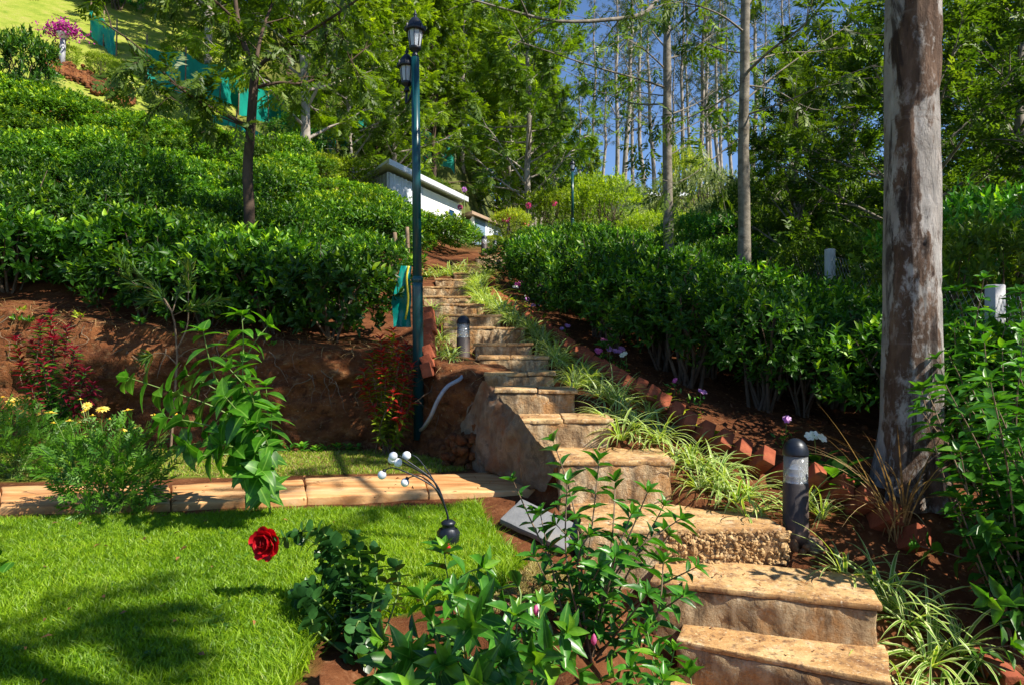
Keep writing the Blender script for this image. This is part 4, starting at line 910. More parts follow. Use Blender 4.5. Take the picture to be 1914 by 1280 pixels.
lim10 = [([q(1392, 140), q(1440, 95, -.4), q(1500, 50, -.7), q(1545, 0, -.9), q(1590, -80, -1)], .022), ([q(1388, 165), q(1330, 200, .3), q(1260, 230, .5), q(1190, 240, .7)], .012), ([q(1386, 255), q(1330, 300, -.3), q(1290, 330, -.5), q(1255, 345, -.7)], .010),
         ([q(1396, 185), q(1450, 140, .3), q(1520, 90, .5), q(1600, 40, .7)], .015), ([q(1396, 120), q(1460, 100, .6), q(1540, 95, 1), q(1620, 70, 1.3)], .013), ([q(1396, 215), q(1470, 190, -.5), q(1560, 150, -.9), q(1640, 120, -1.1)], .014),
         ([q(1390, 60), q(1350, 30, -.4), q(1300, 10, -.7), q(1240, 0, -.9)], .016), ([q(1392, 20), q(1430, -40, .3), q(1480, -90, .6)], .02), ([q(1388, 100), q(1340, 90, .5), q(1290, 60, .8), q(1250, 30, 1)], .012), ([q(1396, 160), q(1450, 170, .2), q(1520, 205, .5), q(1600, 200, .8)], .012)]
slim(b1, d, [b1-[0, 0, .1], q(1390, 540), q(1391, 420), q(1390, 260), q(1392, 120), q(1393, 0), q(1394, -200), q(1396, -420)], (.098, .035), 'slender grey tree rising from the tea hedge, right of the slim pair', lim10, 6, 6, 6, .26, 'greybark')

# the big tree
m, nt, b = newmat('peeling_bark')
pale = ramp(nt, noise(nt, 6, 9, .6, (1, 1, .7)), [(.25, (.20, .18, .16)), (.5, (.40, .37, .345)), (.78, (.62, .585, .56))])
brown = ramp(nt, noise(nt, 9, 9, .65, (1, 1, .35)), [(.25, (.04, .025, .018)), (.5, (.125, .075, .05)), (.78, (.28, .18, .125))])
at = nt.nodes.new('ShaderNodeAttribute'); at.attribute_name = 'tint'; sp_ = nt.nodes.new('ShaderNodeSeparateColor'); nt.links.new(at.outputs['Color'], sp_.inputs[0])
add = nt.nodes.new('ShaderNodeMath'); add.operation = 'ADD'; nt.links.new(sp_.outputs[0], add.inputs[0])
n_ = nt.nodes.new('ShaderNodeMath'); n_.operation = 'MULTIPLY_ADD'; n_.inputs[1].default_value = 2.6; n_.inputs[2].default_value = -1.3; nt.links.new(noise(nt, 5, 8, .65, (1, 1, .45)), n_.inputs[0]); nt.links.new(n_.outputs[0], add.inputs[1])
fine = nt.nodes.new('ShaderNodeMath'); fine.operation = 'MULTIPLY_ADD'; fine.inputs[1].default_value = 1.8; fine.inputs[2].default_value = -.9; nt.links.new(noise(nt, 26, 8, .7, (1, 1, .5), .5), fine.inputs[0])
add2 = nt.nodes.new('ShaderNodeMath'); add2.operation = 'ADD'; nt.links.new(add.outputs[0], add2.inputs[0]); nt.links.new(fine.outputs[0], add2.inputs[1])
c = mix(nt, pale, brown, ramp(nt, add2.outputs[0], BW(.36, .66)))
c = mix(nt, c, (.42, .36, .32), ramp(nt, noise(nt, 12, 8, .7, (1, 1, .5), .4), [(.56, (0, 0, 0)), (.66, (.6, .6, .6))]))
c = mix(nt, c, (.035, .022, .018), ramp(nt, noise(nt, 7, 8, .7, (1, 1, .16), .6), [(.54, (0, 0, 0)), (.60, (.85, .85, .85))]))
c = mix(nt, c, (.22, .17, .14), ramp(nt, noise(nt, 3, 7, .7, (.5, .5, 6), .8), [(.60, (0, 0, 0)), (.68, (.55, .55, .55))]))
nt.links.new(c, b.inputs['Base Color']); b.inputs['Roughness'].default_value = .85; b.inputs['Specular IOR Level'].default_value = .2
bump(nt, b, noise(nt, 18, 12, .75, (1, 1, .35), .4), 1.0, .05); M['bigbark'] = m
bx0 = np.array([2.40, 4.02]); bz = gz(*bx0)
t = thing('tree', 'thick foreground tree with pale peeling bark at the right', 'tree', (bx0[0], bx0[1], bz))
nr_, na = 240, 72; zz = np.concatenate([np.linspace(bz-.1, 2.6, 200), np.linspace(2.65, 9.5, 40)]); th = np.arange(na)*2*math.pi/na
rr = np.interp(zz, [bz-.1, bz+.05, bz+.35, 0, 2.2, 9.5], [.235, .195, .172, .155, .142, .055])
TH, ZZ = np.meshgrid(th, zz); cx_ = bx0[0]+np.interp(ZZ, [bz, 2.5, 9.5], [0, .012, -.2])
q3 = np.stack([np.cos(TH)*1.2, np.sin(TH)*1.2, ZZ*1.1], -1)
flare = .045*np.clip((bz+.45-ZZ)/.45, 0, 1)**2*(np.sin(TH*5+1)+.4*np.sin(TH*9))
# bark plates peel proud of the pale wood in the brown zones
ang = np.mod(TH-math.radians(0), 2*math.pi); zone = np.zeros_like(TH)
brown_c = np.interp(ZZ, [-1.1, -.6, .0, .45, .6, 1.0, 1.25, 1.5, 1.7, 2.2, 3, 9], [-110, -118, -108, -112, -126, -132, -140, -95, -100, -90, -80, -80]); half = np.interp(ZZ, [-1.1, -.5, .1, .5, .65, .9, 1.15, 1.3, 1.45, 1.65, 1.9, 2.4, 9], [62, 56, 50, 40, 22, 30, 14, 8, 60, 70, 38, 40, 30])
dd = np.abs((np.degrees(TH)-brown_c+180) % 360-180); zone = sstep(half+16, half-12, dd+14*fbm(q3*2.5, 4, 71)); back = sstep(100, 130, np.abs((np.degrees(TH)+90+180) % 360-180)); zone = np.maximum(zone, back*.4)
R_ = rr[:, None]+flare+.010*fbm(q3*1.3, 3, 70)+.010*zone*(1+.9*fbm(q3*np.array([5, 5, 2.4]), 4, 72))
R_ = R_-.016*np.exp(-((ZZ-.255)/.022)**2)*sstep(20, 8, np.abs((np.degrees(TH)+38+180) % 360-180))
V = np.stack([cx_+R_*np.cos(TH), bx0[1]+R_*np.sin(TH), ZZ], -1).reshape(-1, 3)
i = np.arange(nr_-1)[:, None]*na; j = np.arange(na)[None]; k = (j+1) % na
Geo().add(V, np.stack([i+j, i+k, i+na+k, i+na+j], -1).reshape(-1, 4), None, np.stack([.12+.58*zone]*3, -1).reshape(-1, 3)).build('trunk', M['bigbark'], t)
lb = []
for k in range(13):
    a = k*2.4+.4; h = 2.75+k*.48; L = rng.uniform(2.0, 3.0); o = np.array([bx0[0], bx0[1], h]); dr = np.array([math.cos(a), math.sin(a), 0])
    lb.append(([o, o+dr*L*.35+[0, 0, .25], o+dr*L*.7+[0, 0, .35], o+dr*L+[0, 0, .3]], .05))
add_limbs(t, lb, 'greybark', 6, 8, .34, 'frond', .2, (.4, 1.0), .25)

# broad-leaved trees behind the right fence
for (x, y, s, k, lab) in [(7.6, 16.5, 1.02, 0, 'rounded sunlit broad-leaved tree right of the slim pair'), (6.3, 10.2, .92, 1, 'tangled dark broad-leaved tree behind the wire fence'), (8.4, 11.2, 1.05, 2, 'dense dark broad-leaved tree right of the big trunk'),
                          (10.6, 14.5, 1.1, 0, 'broad-leaved tree at the right edge behind the others'), (5.6, 13.2, .72, 2, 'low broad-leaved tree between the fence posts'), (10.2, 20, 1.15, 1, 'broad-leaved tree far behind the big trunk'), (13.2, 19, 1.2, 2, 'broad-leaved tree at the far right'), (6.9, 7.6, .78, 0, 'shaded broad-leaved tree close behind the right shrub'), (8.9, 24, .75, 2, 'low broad-leaved tree behind the rounded crown')]:
    put_tree(bush_tree[k], (x, y, gz(x, y)-.1), lab, s)

# trees standing outside the view on the sun side, whose open crowns throw the dappled shade
thin = [Kind(tree_parts(100+s, 7.5, .11, 20, 3.4, 2.1, 20, .10, 4, 7, .36), 'palebark', 'frond') for s in range(2)]
for (x, y, s, k, lab) in [(4.9, 4.3, .85, 1, 'thin feathery tree just outside the right edge of the view'), (7.7, 3.8, 1.0, 0, 'thin feathery tree outside the view beyond the right shrub'), (7.2, 6.4, .95, 1, 'thin feathery tree at the right beyond the wire fence')]:
    put_tree(thin[k], (x, y, gz(x, y)-.1), lab, s)
tall = Kind(tree_parts(112, 8.2, .1, 16, 5.5, 1.1, 20, .08, 4, 8, .34), 'palebark', 'frond'); put_tree(tall, (1.75, .45, gz(1.75, .45)-.1), 'tall thin tree with a small high crown beside the viewpoint', 1.0)
# ------------------------------------------------------------------ lawn blades
def blades(g, P, h, w, lean=.45, tint=None):
    n = len(P); a = rng.uniform(0, 6.28, n); S = np.stack([np.cos(a), np.sin(a), 0*a], -1); l = rng.normal(0, lean, (n, 2)); Ld = np.column_stack([l, np.ones(n)])
    m = P+Ld*np.array([.35, .35, .55])*h[:, None]; t = P+Ld*np.array([1, 1, .92])*h[:, None]; ww = S*w[:, None]*.5
    V = np.stack([P-ww, P+ww, m-ww*.8, m+ww*.8, t], 1); o = (np.arange(n)*5)[:, None, None]
    r = rng.random(n) if tint is None else tint; A = np.zeros((n, 5, 3)); A[..., 0] = r[:, None]
    g.add(V.reshape(-1, 3), (np.array([[[0, 1, 3, 2]]])+o).reshape(-1, 4), (np.array([[[2, 3, 4]]])+o).reshape(-1, 3), A.reshape(-1, 3))
def scatter(n, x0, x1, y0, y1, f):
    x = rng.uniform(x0, x1, n); y = rng.uniform(y0, y1, n); k = (rng.random(n) < f(x, y)) & (np.abs(x) < .8*y+.15); x = x[k]; y = y[k]; return np.column_stack([x, y, ground(x, y)])
P = scatter(340000, -3.6, .35, 1.85, 4.2, lambda x, y: lawn_mask(x, y)[0]*np.interp(y, [1.8, 4.2], [1, .75]))
g = Geo(); n = len(P); cl = .5+.5*fbm2(P[:, 0]*2.2, P[:, 1]*2.2, 3, 50); edge = sstep(-.22, 0, P[:, 0]-lawn_edge(P[:, 1]))
blades(g, P, rng.uniform(.018, .05, n)*(.7+.6*np.clip(cl, 0, 1.3))*(1+.7*edge), rng.uniform(.0036, .0065, n), .5, np.clip(rng.normal(.40, .2, n)+.5*(cl-.5)+.35*np.clip(fbm2(P[:, 0]*9, P[:, 1]*9, 3, 88)-.25, 0, 1), 0, 1))
tag(g.build('lawn_grass', M['grass']), 'short bright green lawn grass in front of the sandstone path', 'grass', kind='stuff')
P = scatter(60000, -5.4, -.25, 4.9, 6.1, lambda x, y: lawn_mask(x, y)[2])
dry = rng.random(len(P)) < .55; g = Geo(); n = int(dry.sum()); blades(g, P[dry], rng.uniform(.012, .03, n), rng.uniform(.004, .006, n), .7)
tag(g.build('dry_verge_grass', M['drygrass']), 'yellowed dry blades in the strip between the path and the bank', 'grass', kind='stuff')
P = P[~dry]; g = Geo(); n = len(P); blades(g, P, rng.uniform(.015, .035, n), rng.uniform(.004, .006, n), .6)
tag(g.build('verge_grass', M['grass']), 'thin yellowing grass strip between the path and the earth bank', 'grass', kind='stuff')
P = scatter(60000, -.15, .75, 2.1, 3.3, lambda x, y: sstep(-.02, .05, x-lawn_edge(y))*sstep(.36, .2, x-lawn_edge(y)))
g = Geo(); n = len(P); blades(g, P, rng.uniform(.012, .03, n), rng.uniform(.003, .005, n), .8)
tag(g.build('dry_grass', M['drygrass']), 'dry straw-coloured turf on the lawn shoulder above the lower steps', 'grass', kind='stuff')

# ------------------------------------------------------------------ striped spider plants
def spider_mesh(seed, n=26, L=.30):
    r = np.random.default_rng(seed); g = Geo(); a = r.uniform(0, 6.28, n); ins = r.random(n)
    straps(g, np.column_stack([.015*np.cos(a), .015*np.sin(a), np.zeros(n)]), a, L*r.uniform(.65, 1.25, n), r.uniform(.011, .019, n), math.radians(85)-ins*.7, math.radians(35)-ins*1.9-r.random(n)*.5, 7, r.random(n))
    return g.mesh('leaf_tuft', M['spider'])
SP = [spider_mesh(s, 26+4*(s % 2)) for s in range(5)]
def spider(p, s, label, group):
    o = inst('spider_plant', SP[int(rng.integers(5))]); o.location = p; o.rotation_euler = (rng.normal(0, .12), rng.normal(0, .12), rng.uniform(0, 6.28)); o.scale = (s, s, s*rng.uniform(.8, 1.1)); tag(o, label, 'spider plant', group); return o
for k in range(110):
    y = 3.72+8.2*(k/109)**1.25+rng.normal(0, .06); br = np.interp(y, [q[1] for q in track], [q[0] for q in track]); st = sxc(y)+shw(y)
    x = lerp(st+.07, br-.10, rng.uniform(.0, .9)); 
    if br-st < .2: x = st+.06
    if np.hypot(x-px(1487, 995, 3.62)[0], y-3.62) < .2: continue
    lab = 'striped spider plant between the brick edging and the lower half of the stair' if y < 6 else 'small striped spider plant between the bricks and the upper stair'
    spider((x, y, gz(x, y)), rng.uniform(.75, 1.1)*(1 if y < 8 else 1.15), lab, 'spider plants along the right of the stair' if y < 6 else 'spider plants along the upper stair')
for (x, y, d, s) in [(1580, 1020, 3.35, .9), (1660, 1045, 3.2, 1.0), (1740, 1080, 3.0, 1.0), (1690, 1120, 2.9, 1.0), (1790, 1110, 2.85, 1.0), (1720, 1180, 2.7, 1.05), (1800, 1190, 2.65, 1.0), (1690, 1250, 2.55, .9), (1770, 1260, 2.5, 1.05), (1850, 1260, 2.45, .9), (1840, 1170, 2.75, .8), (1610, 1090, 3.05, .7), (1640, 1000, 3.3, .9), (1700, 1040, 3.15, 1), (1760, 1130, 2.8, 1.1), (1830, 1130, 2.75, 1.0), (1740, 1215, 2.6, 1.1), (1660, 1190, 2.75, .8), (1820, 1235, 2.52, 1.1), (1880, 1150, 2.65, .9), (1790, 1050, 3.05, .9), (1730, 1290, 2.45, 1.0), (1660, 1150, 2.85, .9)]:
    p = px(x, y, d); spider((p[0], p[1], gz(p[0], p[1])), s*1.22, 'bright striped spider plant right of the lowest steps', 'spider plants beside the lowest steps')
for (x, y, d) in [(818, 600, 6.9), (826, 630, 6.6), (835, 655, 6.3), (822, 670, 6.15), (842, 690, 6.0), (808, 575, 7.4), (812, 640, 6.5), (848, 665, 6.25)]:
    p = px(x, y, d); spider((p[0], p[1], max(p[2]-.04, gz(p[0], p[1]))), .8, 'striped spider plant between the lamp post and the second bollard', 'spider plants left of the stair')
for (x, y, d) in [(800, 490, 11.5), (820, 488, 11.7), (838, 482, 12.), (855, 478, 12.4), (872, 474, 12.8), (888, 470, 13.2), (845, 492, 11.8), (865, 485, 12.2)]:
    p = px(x, y, d); spider((p[0], p[1], gz(p[0], p[1])), 1.3, 'grey-green grassy tuft on the cut bank beside the upper stair', 'grassy tufts at the upper stair')

# ------------------------------------------------------------------ shrubs built stem by stem
T_CAM = tpl_nice(.16, .14, ((0, .03), (.12, .22), (.34, .5), (.58, .46), (.8, .24), (1, 0))); T_ROUND = tpl_round(); T_BIG = tpl_nice(.34, .07, ((0, .06), (.06, .36), (.2, .5), (.42, .48), (.66, .34), (.86, .13), (1, 0)))
T_LANCE = tpl_nice(.2, .1, ((0, .04), (.3, .5), (.7, .35), (1, 0)))
def grow(root, stems, leafL, leafW, mat, tpl, stemmat='twig', gap=.05, per=2, r0=.006, top=5, seed=0, up=.45, tintmid=.45, droop=0., name='stem', young=.35, lname='foliage'):
    """stems: polylines in the world; leaves in pairs along them and a rosette at each tip"""
    r = np.random.default_rng(seed); P = []; D = []; N = []; Ls = []; ti = []; sg = Geo()
    for pts in stems:
        sp = smooth_path(pts, 14); sg.add(*tube(sp, np.linspace(r0, r0*.35, 14), 6, False)); seg = np.concatenate([[0], np.cumsum(np.linalg.norm(np.diff(sp, axis=0), axis=1))]); L = seg[-1]
        s = L*.22; k = 0
        while s < L:
            c = np.array([np.interp(s, seg, sp[:, q]) for q in range(3)]); j = min(np.searchsorted(seg, s), 13); v = nrm(sp[j]-sp[max(j-1, 0)])
            e1 = nrm(np.cross(v, [.37, .61, .7])); e2 = np.cross(v, e1)
            for m in range(per):
                a = k*1.57+m*2*math.pi/per+r.normal(0, .35); sd = e1*math.cos(a)+e2*math.sin(a); P.append(c); D.append(sd+v*up+r.normal(0, .15, 3)-[0, 0, droop]); N.append(v*.8-sd*.3+np.array([0, 0, .6])); Ls.append(leafL*r.uniform(.7, 1.15)); ti.append(np.clip(r.normal(tintmid, .18), 0, 1))
            s += gap*r.uniform(.8, 1.2); k += 1
        for m in range(top):
            a = m*2.4+r.uniform(0, .5); v = nrm(sp[-1]-sp[-2]); e1 = nrm(np.cross(v, [.37, .61, .7])); e2 = np.cross(v, e1); sd = e1*math.cos(a)+e2*math.sin(a)
            P.append(sp[-1]); D.append(sd*(.9-.5*m/top)+v*(.5+.5*m/top)-[0, 0, droop*.5]); N.append(v-sd*.5); Ls.append(leafL*r.uniform(.55, 1.0)*(1-.25*m/top)); ti.append(np.clip(tintmid+young*r.random(), 0, 1))
    g = Geo(); Ls = np.array(Ls); leaves(g, np.array(P), np.array(D), np.array(N), Ls, Ls*leafW, tpl, np.array(ti))
    sg.build(name+'s' if len(stems) > 1 else name, M[stemmat], root); return g.build(lname, M[mat], root)
def spray_stems(base, tips, r, wig=.05, droop=0):
    out = []
    for t in tips:
        b = np.asarray(base)+[r.normal(0, .03), r.normal(0, .03), 0]; t = np.asarray(t, float); m = lerp(b, t, .5)+r.normal(0, wig, 3)+[0, 0, .06]; out.append([b, m, t])
    return out
r5 = np.random.default_rng(55)
# glossy shrub in the bottom centre
b0 = np.array([-.10, 1.74, gz(-.10, 1.74)]); tips = [px(x, y, d) for x, y, d in [(830, 1030, 1.85), (900, 1060, 1.80), (850, 1110, 1.6), (790, 1120, 1.75), (960, 1150, 1.6), (1060, 1180, 1.6), (720, 1200, 1.7), (880, 1170, 1.5), (1000, 1230, 1.5), (770, 1230, 1.5), (940, 1230, 1.4), (830, 1240, 1.45), (700, 1260, 1.65), (1080, 1250, 1.65), (1010, 1130, 1.75), (890, 1280, 1.35), (760, 1290, 1.4), (960, 1290, 1.35), (860, 1180, 1.8), (930, 1100, 1.9)]]
t = thing('flowering_shrub', 'glossy bright green shrub with pink buds at the bottom centre', 'shrub', b0); grow(t, spray_stems(b0, tips, r5), .088, .40, 'camellia', T_CAM, 'greenstem', .046, 2, .0045, 6, 1, tintmid=.5, young=.5)
for (x, y, d) in [(838, 1026, 1.84), (815, 1225, 1.5), (1002, 1140, 1.72), (947, 1135, 1.88), (1110, 1195, 1.7)]:
    c = px(x, y, d); V, Q, _ = lathe([(.001, -.014), (.006, -.008), (.008, .0), (.005, .010), (.001, .016)], 8); Geo().add(V+c, Q).build('bud', M['pink'] if y > 1100 else M['rosepetal'], t)
# glossy shrub before the steps
b0 = px(1098, 1172, 2.55); b0[2] = gz(b0[0], b0[1]); tips = [px(x, y, d) for x, y, d in [(1035, 825, 2.6), (1120, 860, 2.6), (960, 900, 2.65), (1060, 905, 2.5), (1150, 900, 2.7), (1210, 920, 2.5), (1240, 945, 2.6), (1270, 970, 2.5), (1300, 1060, 2.4), (1180, 960, 2.35), (1100, 1000, 2.4), (1000, 1040, 2.5), (1040, 980, 2.7), (1150, 1040, 2.3), (1240, 1050, 2.35), (1280, 1110, 2.3), (1210, 1110, 2.3), (1120, 1060, 2.3), (1180, 1020, 2.6), (1060, 1070, 2.4), (1250, 1000, 2.75), (1010, 960, 2.6)]]
t = thing('flowering_shrub', 'dark glossy upright shrub growing in front of the grey slab and lower steps', 'shrub', b0); grow(t, spray_stems(b0, tips, r5, .04), .088, .36, 'camellia', T_CAM, 'twig', .06, 2, .0055, 5, 2, tintmid=.3, young=.4)
b0 = np.array([.47, 1.95, gz(.47, 1.95)]); tips = [px(x, y, d) for x, y, d in [(1190, 1200, 2.0), (1230, 1230, 1.95), (1260, 1215, 2.05), (1210, 1180, 2.1), (1290, 1260, 2.0), (1180, 1250, 1.9), (1240, 1270, 1.85), (1150, 1265, 1.95)]]
t = thing('flowering_shrub', 'small glossy shrub at the bottom edge left of the lowest step', 'shrub', b0); grow(t, spray_stems(b0, tips, r5, .02), .085, .38, 'camellia', T_CAM, 'greenstem', .05, 2, .004, 5, 3, young=.5)

# rose
b0 = np.array([-.50, 2.25, gz(-.50, 2.25)]); rp = px(500, 1014, 2.62)
t = thing('rose_bush', 'straggling rose bush with one dark red bloom hanging over the lawn', 'rose', b0)
main = [[b0, px(700, 1150, 2.4), px(620, 1010, 2.55), px(575, 992, 2.6), px(545, 1000, 2.62), px(524, 1006, 2.62)]]
tips = [px(x, y, d) for x, y, d in [(560, 1000, 2.6), (600, 1040, 2.55), (580, 1090, 2.5), (560, 1110, 2.55), (640, 1060, 2.6), (690, 1080, 2.4), (640, 1130, 2.35), (700, 1030, 2.5), (620, 1170, 2.3), (680, 1170, 2.3), (650, 1220, 2.2), (720, 1110, 2.3), (740, 1060, 2.45), (610, 1010, 2.6), (665, 1000, 2.55), (700, 1210, 2.2), (590, 1130, 2.45), (635, 1090, 2.5), (610, 1065, 2.6)]]
grow(t, main+spray_stems(b0, tips, r5, .05), .052, .72, 'rose', T_ROUND, 'greenstem', .034, 3, .0045, 5, 4, tintmid=.4, up=.2)
fl = Geo(); k = 0
ax = nrm(np.array([-.35, -.85, .15])); e1 = nrm(np.cross(ax, [0, 0, 1])); e2 = np.cross(ax, e1)
for ring, (nn, rad, open_, sz) in enumerate([(4, .010, .18, .044), (5, .020, .42, .050), (7, .030, .74, .056), (7, .038, 1.1, .060), (8, .044, 1.5, .056)]):
    for m in range(nn):
        a = m*2*math.pi/nn+ring*.5+r5.normal(0, .1); sd = e1*math.cos(a)+e2*math.sin(a); dr = ax*math.cos(open_)+sd*math.sin(open_)
        leaves(fl, [rp+sd*rad*.35-ax*.012], [dr], [-sd*math.cos(open_)+ax*math.sin(open_)+r5.normal(0, .12, 3)], sz*r5.uniform(.85, 1.1), sz*.95, tpl_nice(-.32, .2, ((0, .2), (.3, .42), (.7, .5), (.92, .34), (1, .12))), np.clip(.15+.2*ring+r5.normal(0, .2), 0, 1))
fl.build('bloom', M['rosepetal'], t)

# big soft-leaved plant in front of the path
b0 = px(505, 972, 3.78); b0[2] = gz(b0[0], b0[1])
t = thing('broad_leaf_plant', 'tall plant with large soft bright green leaves arching over the path', 'plant', b0); q = lambda x, y, dd=0: px(x, y, 3.75+dd)
main = [b0, q(498, 900), q(478, 830), q(440, 760, -.05), q(430, 690, -.1)]
stems = [[b0, q(500, 900), q(480, 820), q(455, 730), q(455, 640), q(452, 590)], [q(480, 830), q(440, 760), q(400, 700, -.1), q(380, 620, -.15)], [q(470, 800), q(400, 760, -.1), q(330, 735, -.15), q(240, 705, -.2)], [q(490, 860), q(430, 810, -.2), q(370, 790, -.3), q(310, 780, -.3)], [q(495, 880), q(450, 840, -.25), q(410, 830, -.35)],
         [q(485, 840), q(500, 780, .1), q(497, 720, .1)], [q(498, 900), q(470, 870, -.2), q(455, 880, -.3)], [q(490, 850), q(505, 820, -.1), q(508, 770, -.1)], [q(480, 810), q(440, 720, .1), q(470, 650, .15), q(500, 610, .2)], [q(490, 860), q(400, 830, -.1), q(350, 830, -.2)], [b0, q(500, 920), q(480, 900, -.2), q(490, 880, -.3)], [q(480, 820), q(420, 740, .05), q(350, 700, 0)], [q(485, 850), q(460, 790, -.3), q(420, 740, -.4)], [q(490, 870), q(440, 850, -.3), q(380, 850, -.4)], [q(480, 800), q(470, 740, -.2), q(430, 690, -.25)], [q(492, 860), q(500, 830, -.25), q(480, 790, -.3)]]
grow(t, stems, .145, .62, 'bigleaf', T_BIG, 'greenstem', .066, 2, .006, 4, 6, tintmid=.45, droop=.35, up=.3, young=.4)

# yellow daisies
def daisy(root, c, r, seed, petal='yellowpetal', n=11, tilt=.25):
    rr = np.random.default_rng(seed); ax = nrm(np.array([rr.normal(0, tilt), rr.normal(0, tilt)-.15, 1])); e1 = nrm(np.cross(ax, [.2, 1, .1])); e2 = np.cross(ax, e1); g = Geo(); a = np.arange(n)*2*math.pi/n
    sd = e1*np.cos(a)[:, None]+e2*np.sin(a)[:, None]; leaves(g, c+sd*r*.2, sd+ax*.12, np.tile(ax, (n, 1)), r*.85, r*.42, T_LANCE); f = g.build('flower_head', M[petal], root)
    V, Q, _ = lathe([(.001, .006), (r*.22, .005), (r*.30, .0), (r*.2, -.004)], 10); Geo().add(V+c+ax*.003, Q).build('disc', M['yellowdisc'], f)
FEATH = tpl_frond(7, 9, .42, 48, .10, .2)
def daisy_bush(base, w, h, fls, label, seed):
    rr = np.random.default_rng(seed); t = thing('daisy_bush', label, 'daisy bush', base); g = Geo(); n = 520; a = rr.uniform(0, 6.28, n); q = np.sqrt(rr.random(n)); z = rr.random(n)**.8
    P = np.column_stack([base[0]+w*q*np.cos(a)*(.55+.45*z), base[1]+w*.55*q*np.sin(a)*(.55+.45*z), base[2]+.02+h*z*(1-.45*q**2)]); D = np.column_stack([np.cos(a)*q, np.sin(a)*q, .35+z])+rr.normal(0, .4, (n, 3))
    leaves(g, P, D, rr.normal(0, .6, (n, 3))+[0, -.3, .7], rr.uniform(.07, .13, n), rr.uniform(.07, .12, n), FEATH, np.clip(rr.normal(.45, .22, n), 0, 1)); g.build('foliage', M['daisyleaf'], t)
    s = Geo()
    for k in range(26):
        e = P[rr.integers(n)]; s.add(*tube(smooth_path([base+rr.normal(0, .02, 3)*[1, 1, 0], lerp(base, e, .5)+[0, 0, .05], e], 6), np.linspace(.004, .002, 6), 4, False))
    for k, (x, y, d, r) in enumerate(fls):
        r *= .85; c = px(x, y, d); f = np.array([lerp(base[0], c[0], .75), lerp(base[1], c[1], .75), c[2]-rr.uniform(.12, .2)]); s.add(*tube(smooth_path([f, lerp(f, c, .5)+rr.normal(0, .008, 3), c], 6), .0022, 4, False)); daisy(t, c, r, k+seed)
    s.build('stems', M['greenstem'], t)
b0 = px(205, 972, 3.85); b0[2] = gz(b0[0], b0[1])
daisy_bush(b0, .37, .50, [(95, 771, 3.75, .040), (130, 786, 3.9, .028), (163, 757, 3.8, .032), (192, 764, 3.75, .042), (160, 766, 3.7, .03), (239, 766, 3.8, .036), (228, 803, 3.65, .033), (257, 796, 3.8, .026), (150, 746, 4., .018), (173, 776, 3.7, .02), (205, 783, 3.8, .016), (147, 790, 3.75, .02), (288, 775, 3.9, .024), (330, 774, 3.9, .016)], 'feathery bush of pale yellow daisies beside the path', 11)
b0 = px(25, 895, 4.85); b0[2] = gz(b0[0], b0[1])
daisy_bush(b0, .48, .50, [(x, y, 4.75+.1*(k % 3), r*1.25) for k, (x, y, r) in enumerate([(5, 742, .036), (25, 751, .048), (53, 744, .020), (46, 768, .038), (20, 782, .036), (3, 784, .03), (72, 774, .016), (46, 831, .034), (-30, 760, .036), (100, 790, .02)])], 'daisy bush with pale yellow flowers behind the path at the left edge', 12)

# red-tipped shrubs at the bank
def red_shrub(base, tips, label, seed, top='red', low='shrub', n2=5):
    t = thing('red_leaf_shrub', label, 'shrub', base); rr = np.random.default_rng(seed); st = spray_stems(base, tips, rr, .05); grow(t, st, .09, .34, low, T_LANCE, 'twig', .032, 2, .005, 0, seed, tintmid=.4)
    short = [[lerp(np.array(s[0]), np.array(s[-1]), .72), lerp(np.array(s[0]), np.array(s[-1]), .95), np.array(s[-1])+[0, 0, .03]] for s in st]
    grow(t, short[::1], .092, .32, top, T_LANCE, 'twig', .022, 2, .003, n2, seed+1, tintmid=.5, name='tip_stem', lname='red_leaves')
b0 = px(100, 800, 5.75); b0[2] = gz(b0[0], b0[1]); red_shrub(b0, [px(x, y, d) for x, y, d in [(95, 592, 5.8), (75, 610, 5.7), (125, 620, 5.7), (60, 650, 5.8), (140, 660, 5.6), (40, 690, 5.7), (160, 700, 5.6), (100, 640, 5.6), (80, 680, 5.5), (130, 720, 5.5), (175, 725, 5.6), (30, 640, 5.9), (150, 750, 5.5), (60, 730, 5.5)]], 'shrub with crimson leaf tips in front of the bank at the left', 21, 'crimson')
b0 = px(728, 838, 5.75); b0[2] = gz(b0[0], b0[1]); red_shrub(b0, [px(x, y, d) for x, y, d in [(735, 625, 5.9), (712, 640, 5.8), (760, 650, 5.9), (695, 670, 5.75), (745, 680, 5.6), (770, 690, 5.7), (680, 700, 5.8), (720, 700, 5.6), (755, 720, 5.6), (690, 735, 5.7), (735, 740, 5.5), (768, 750, 5.6), (700, 770, 5.6), (750, 780, 5.5), (715, 665, 5.7), (742, 650, 5.7), (675, 720, 5.75)]], 'bushy shrub with orange-red leaf tips left of the lamp post', 23, 'red', 'yellowgreen')

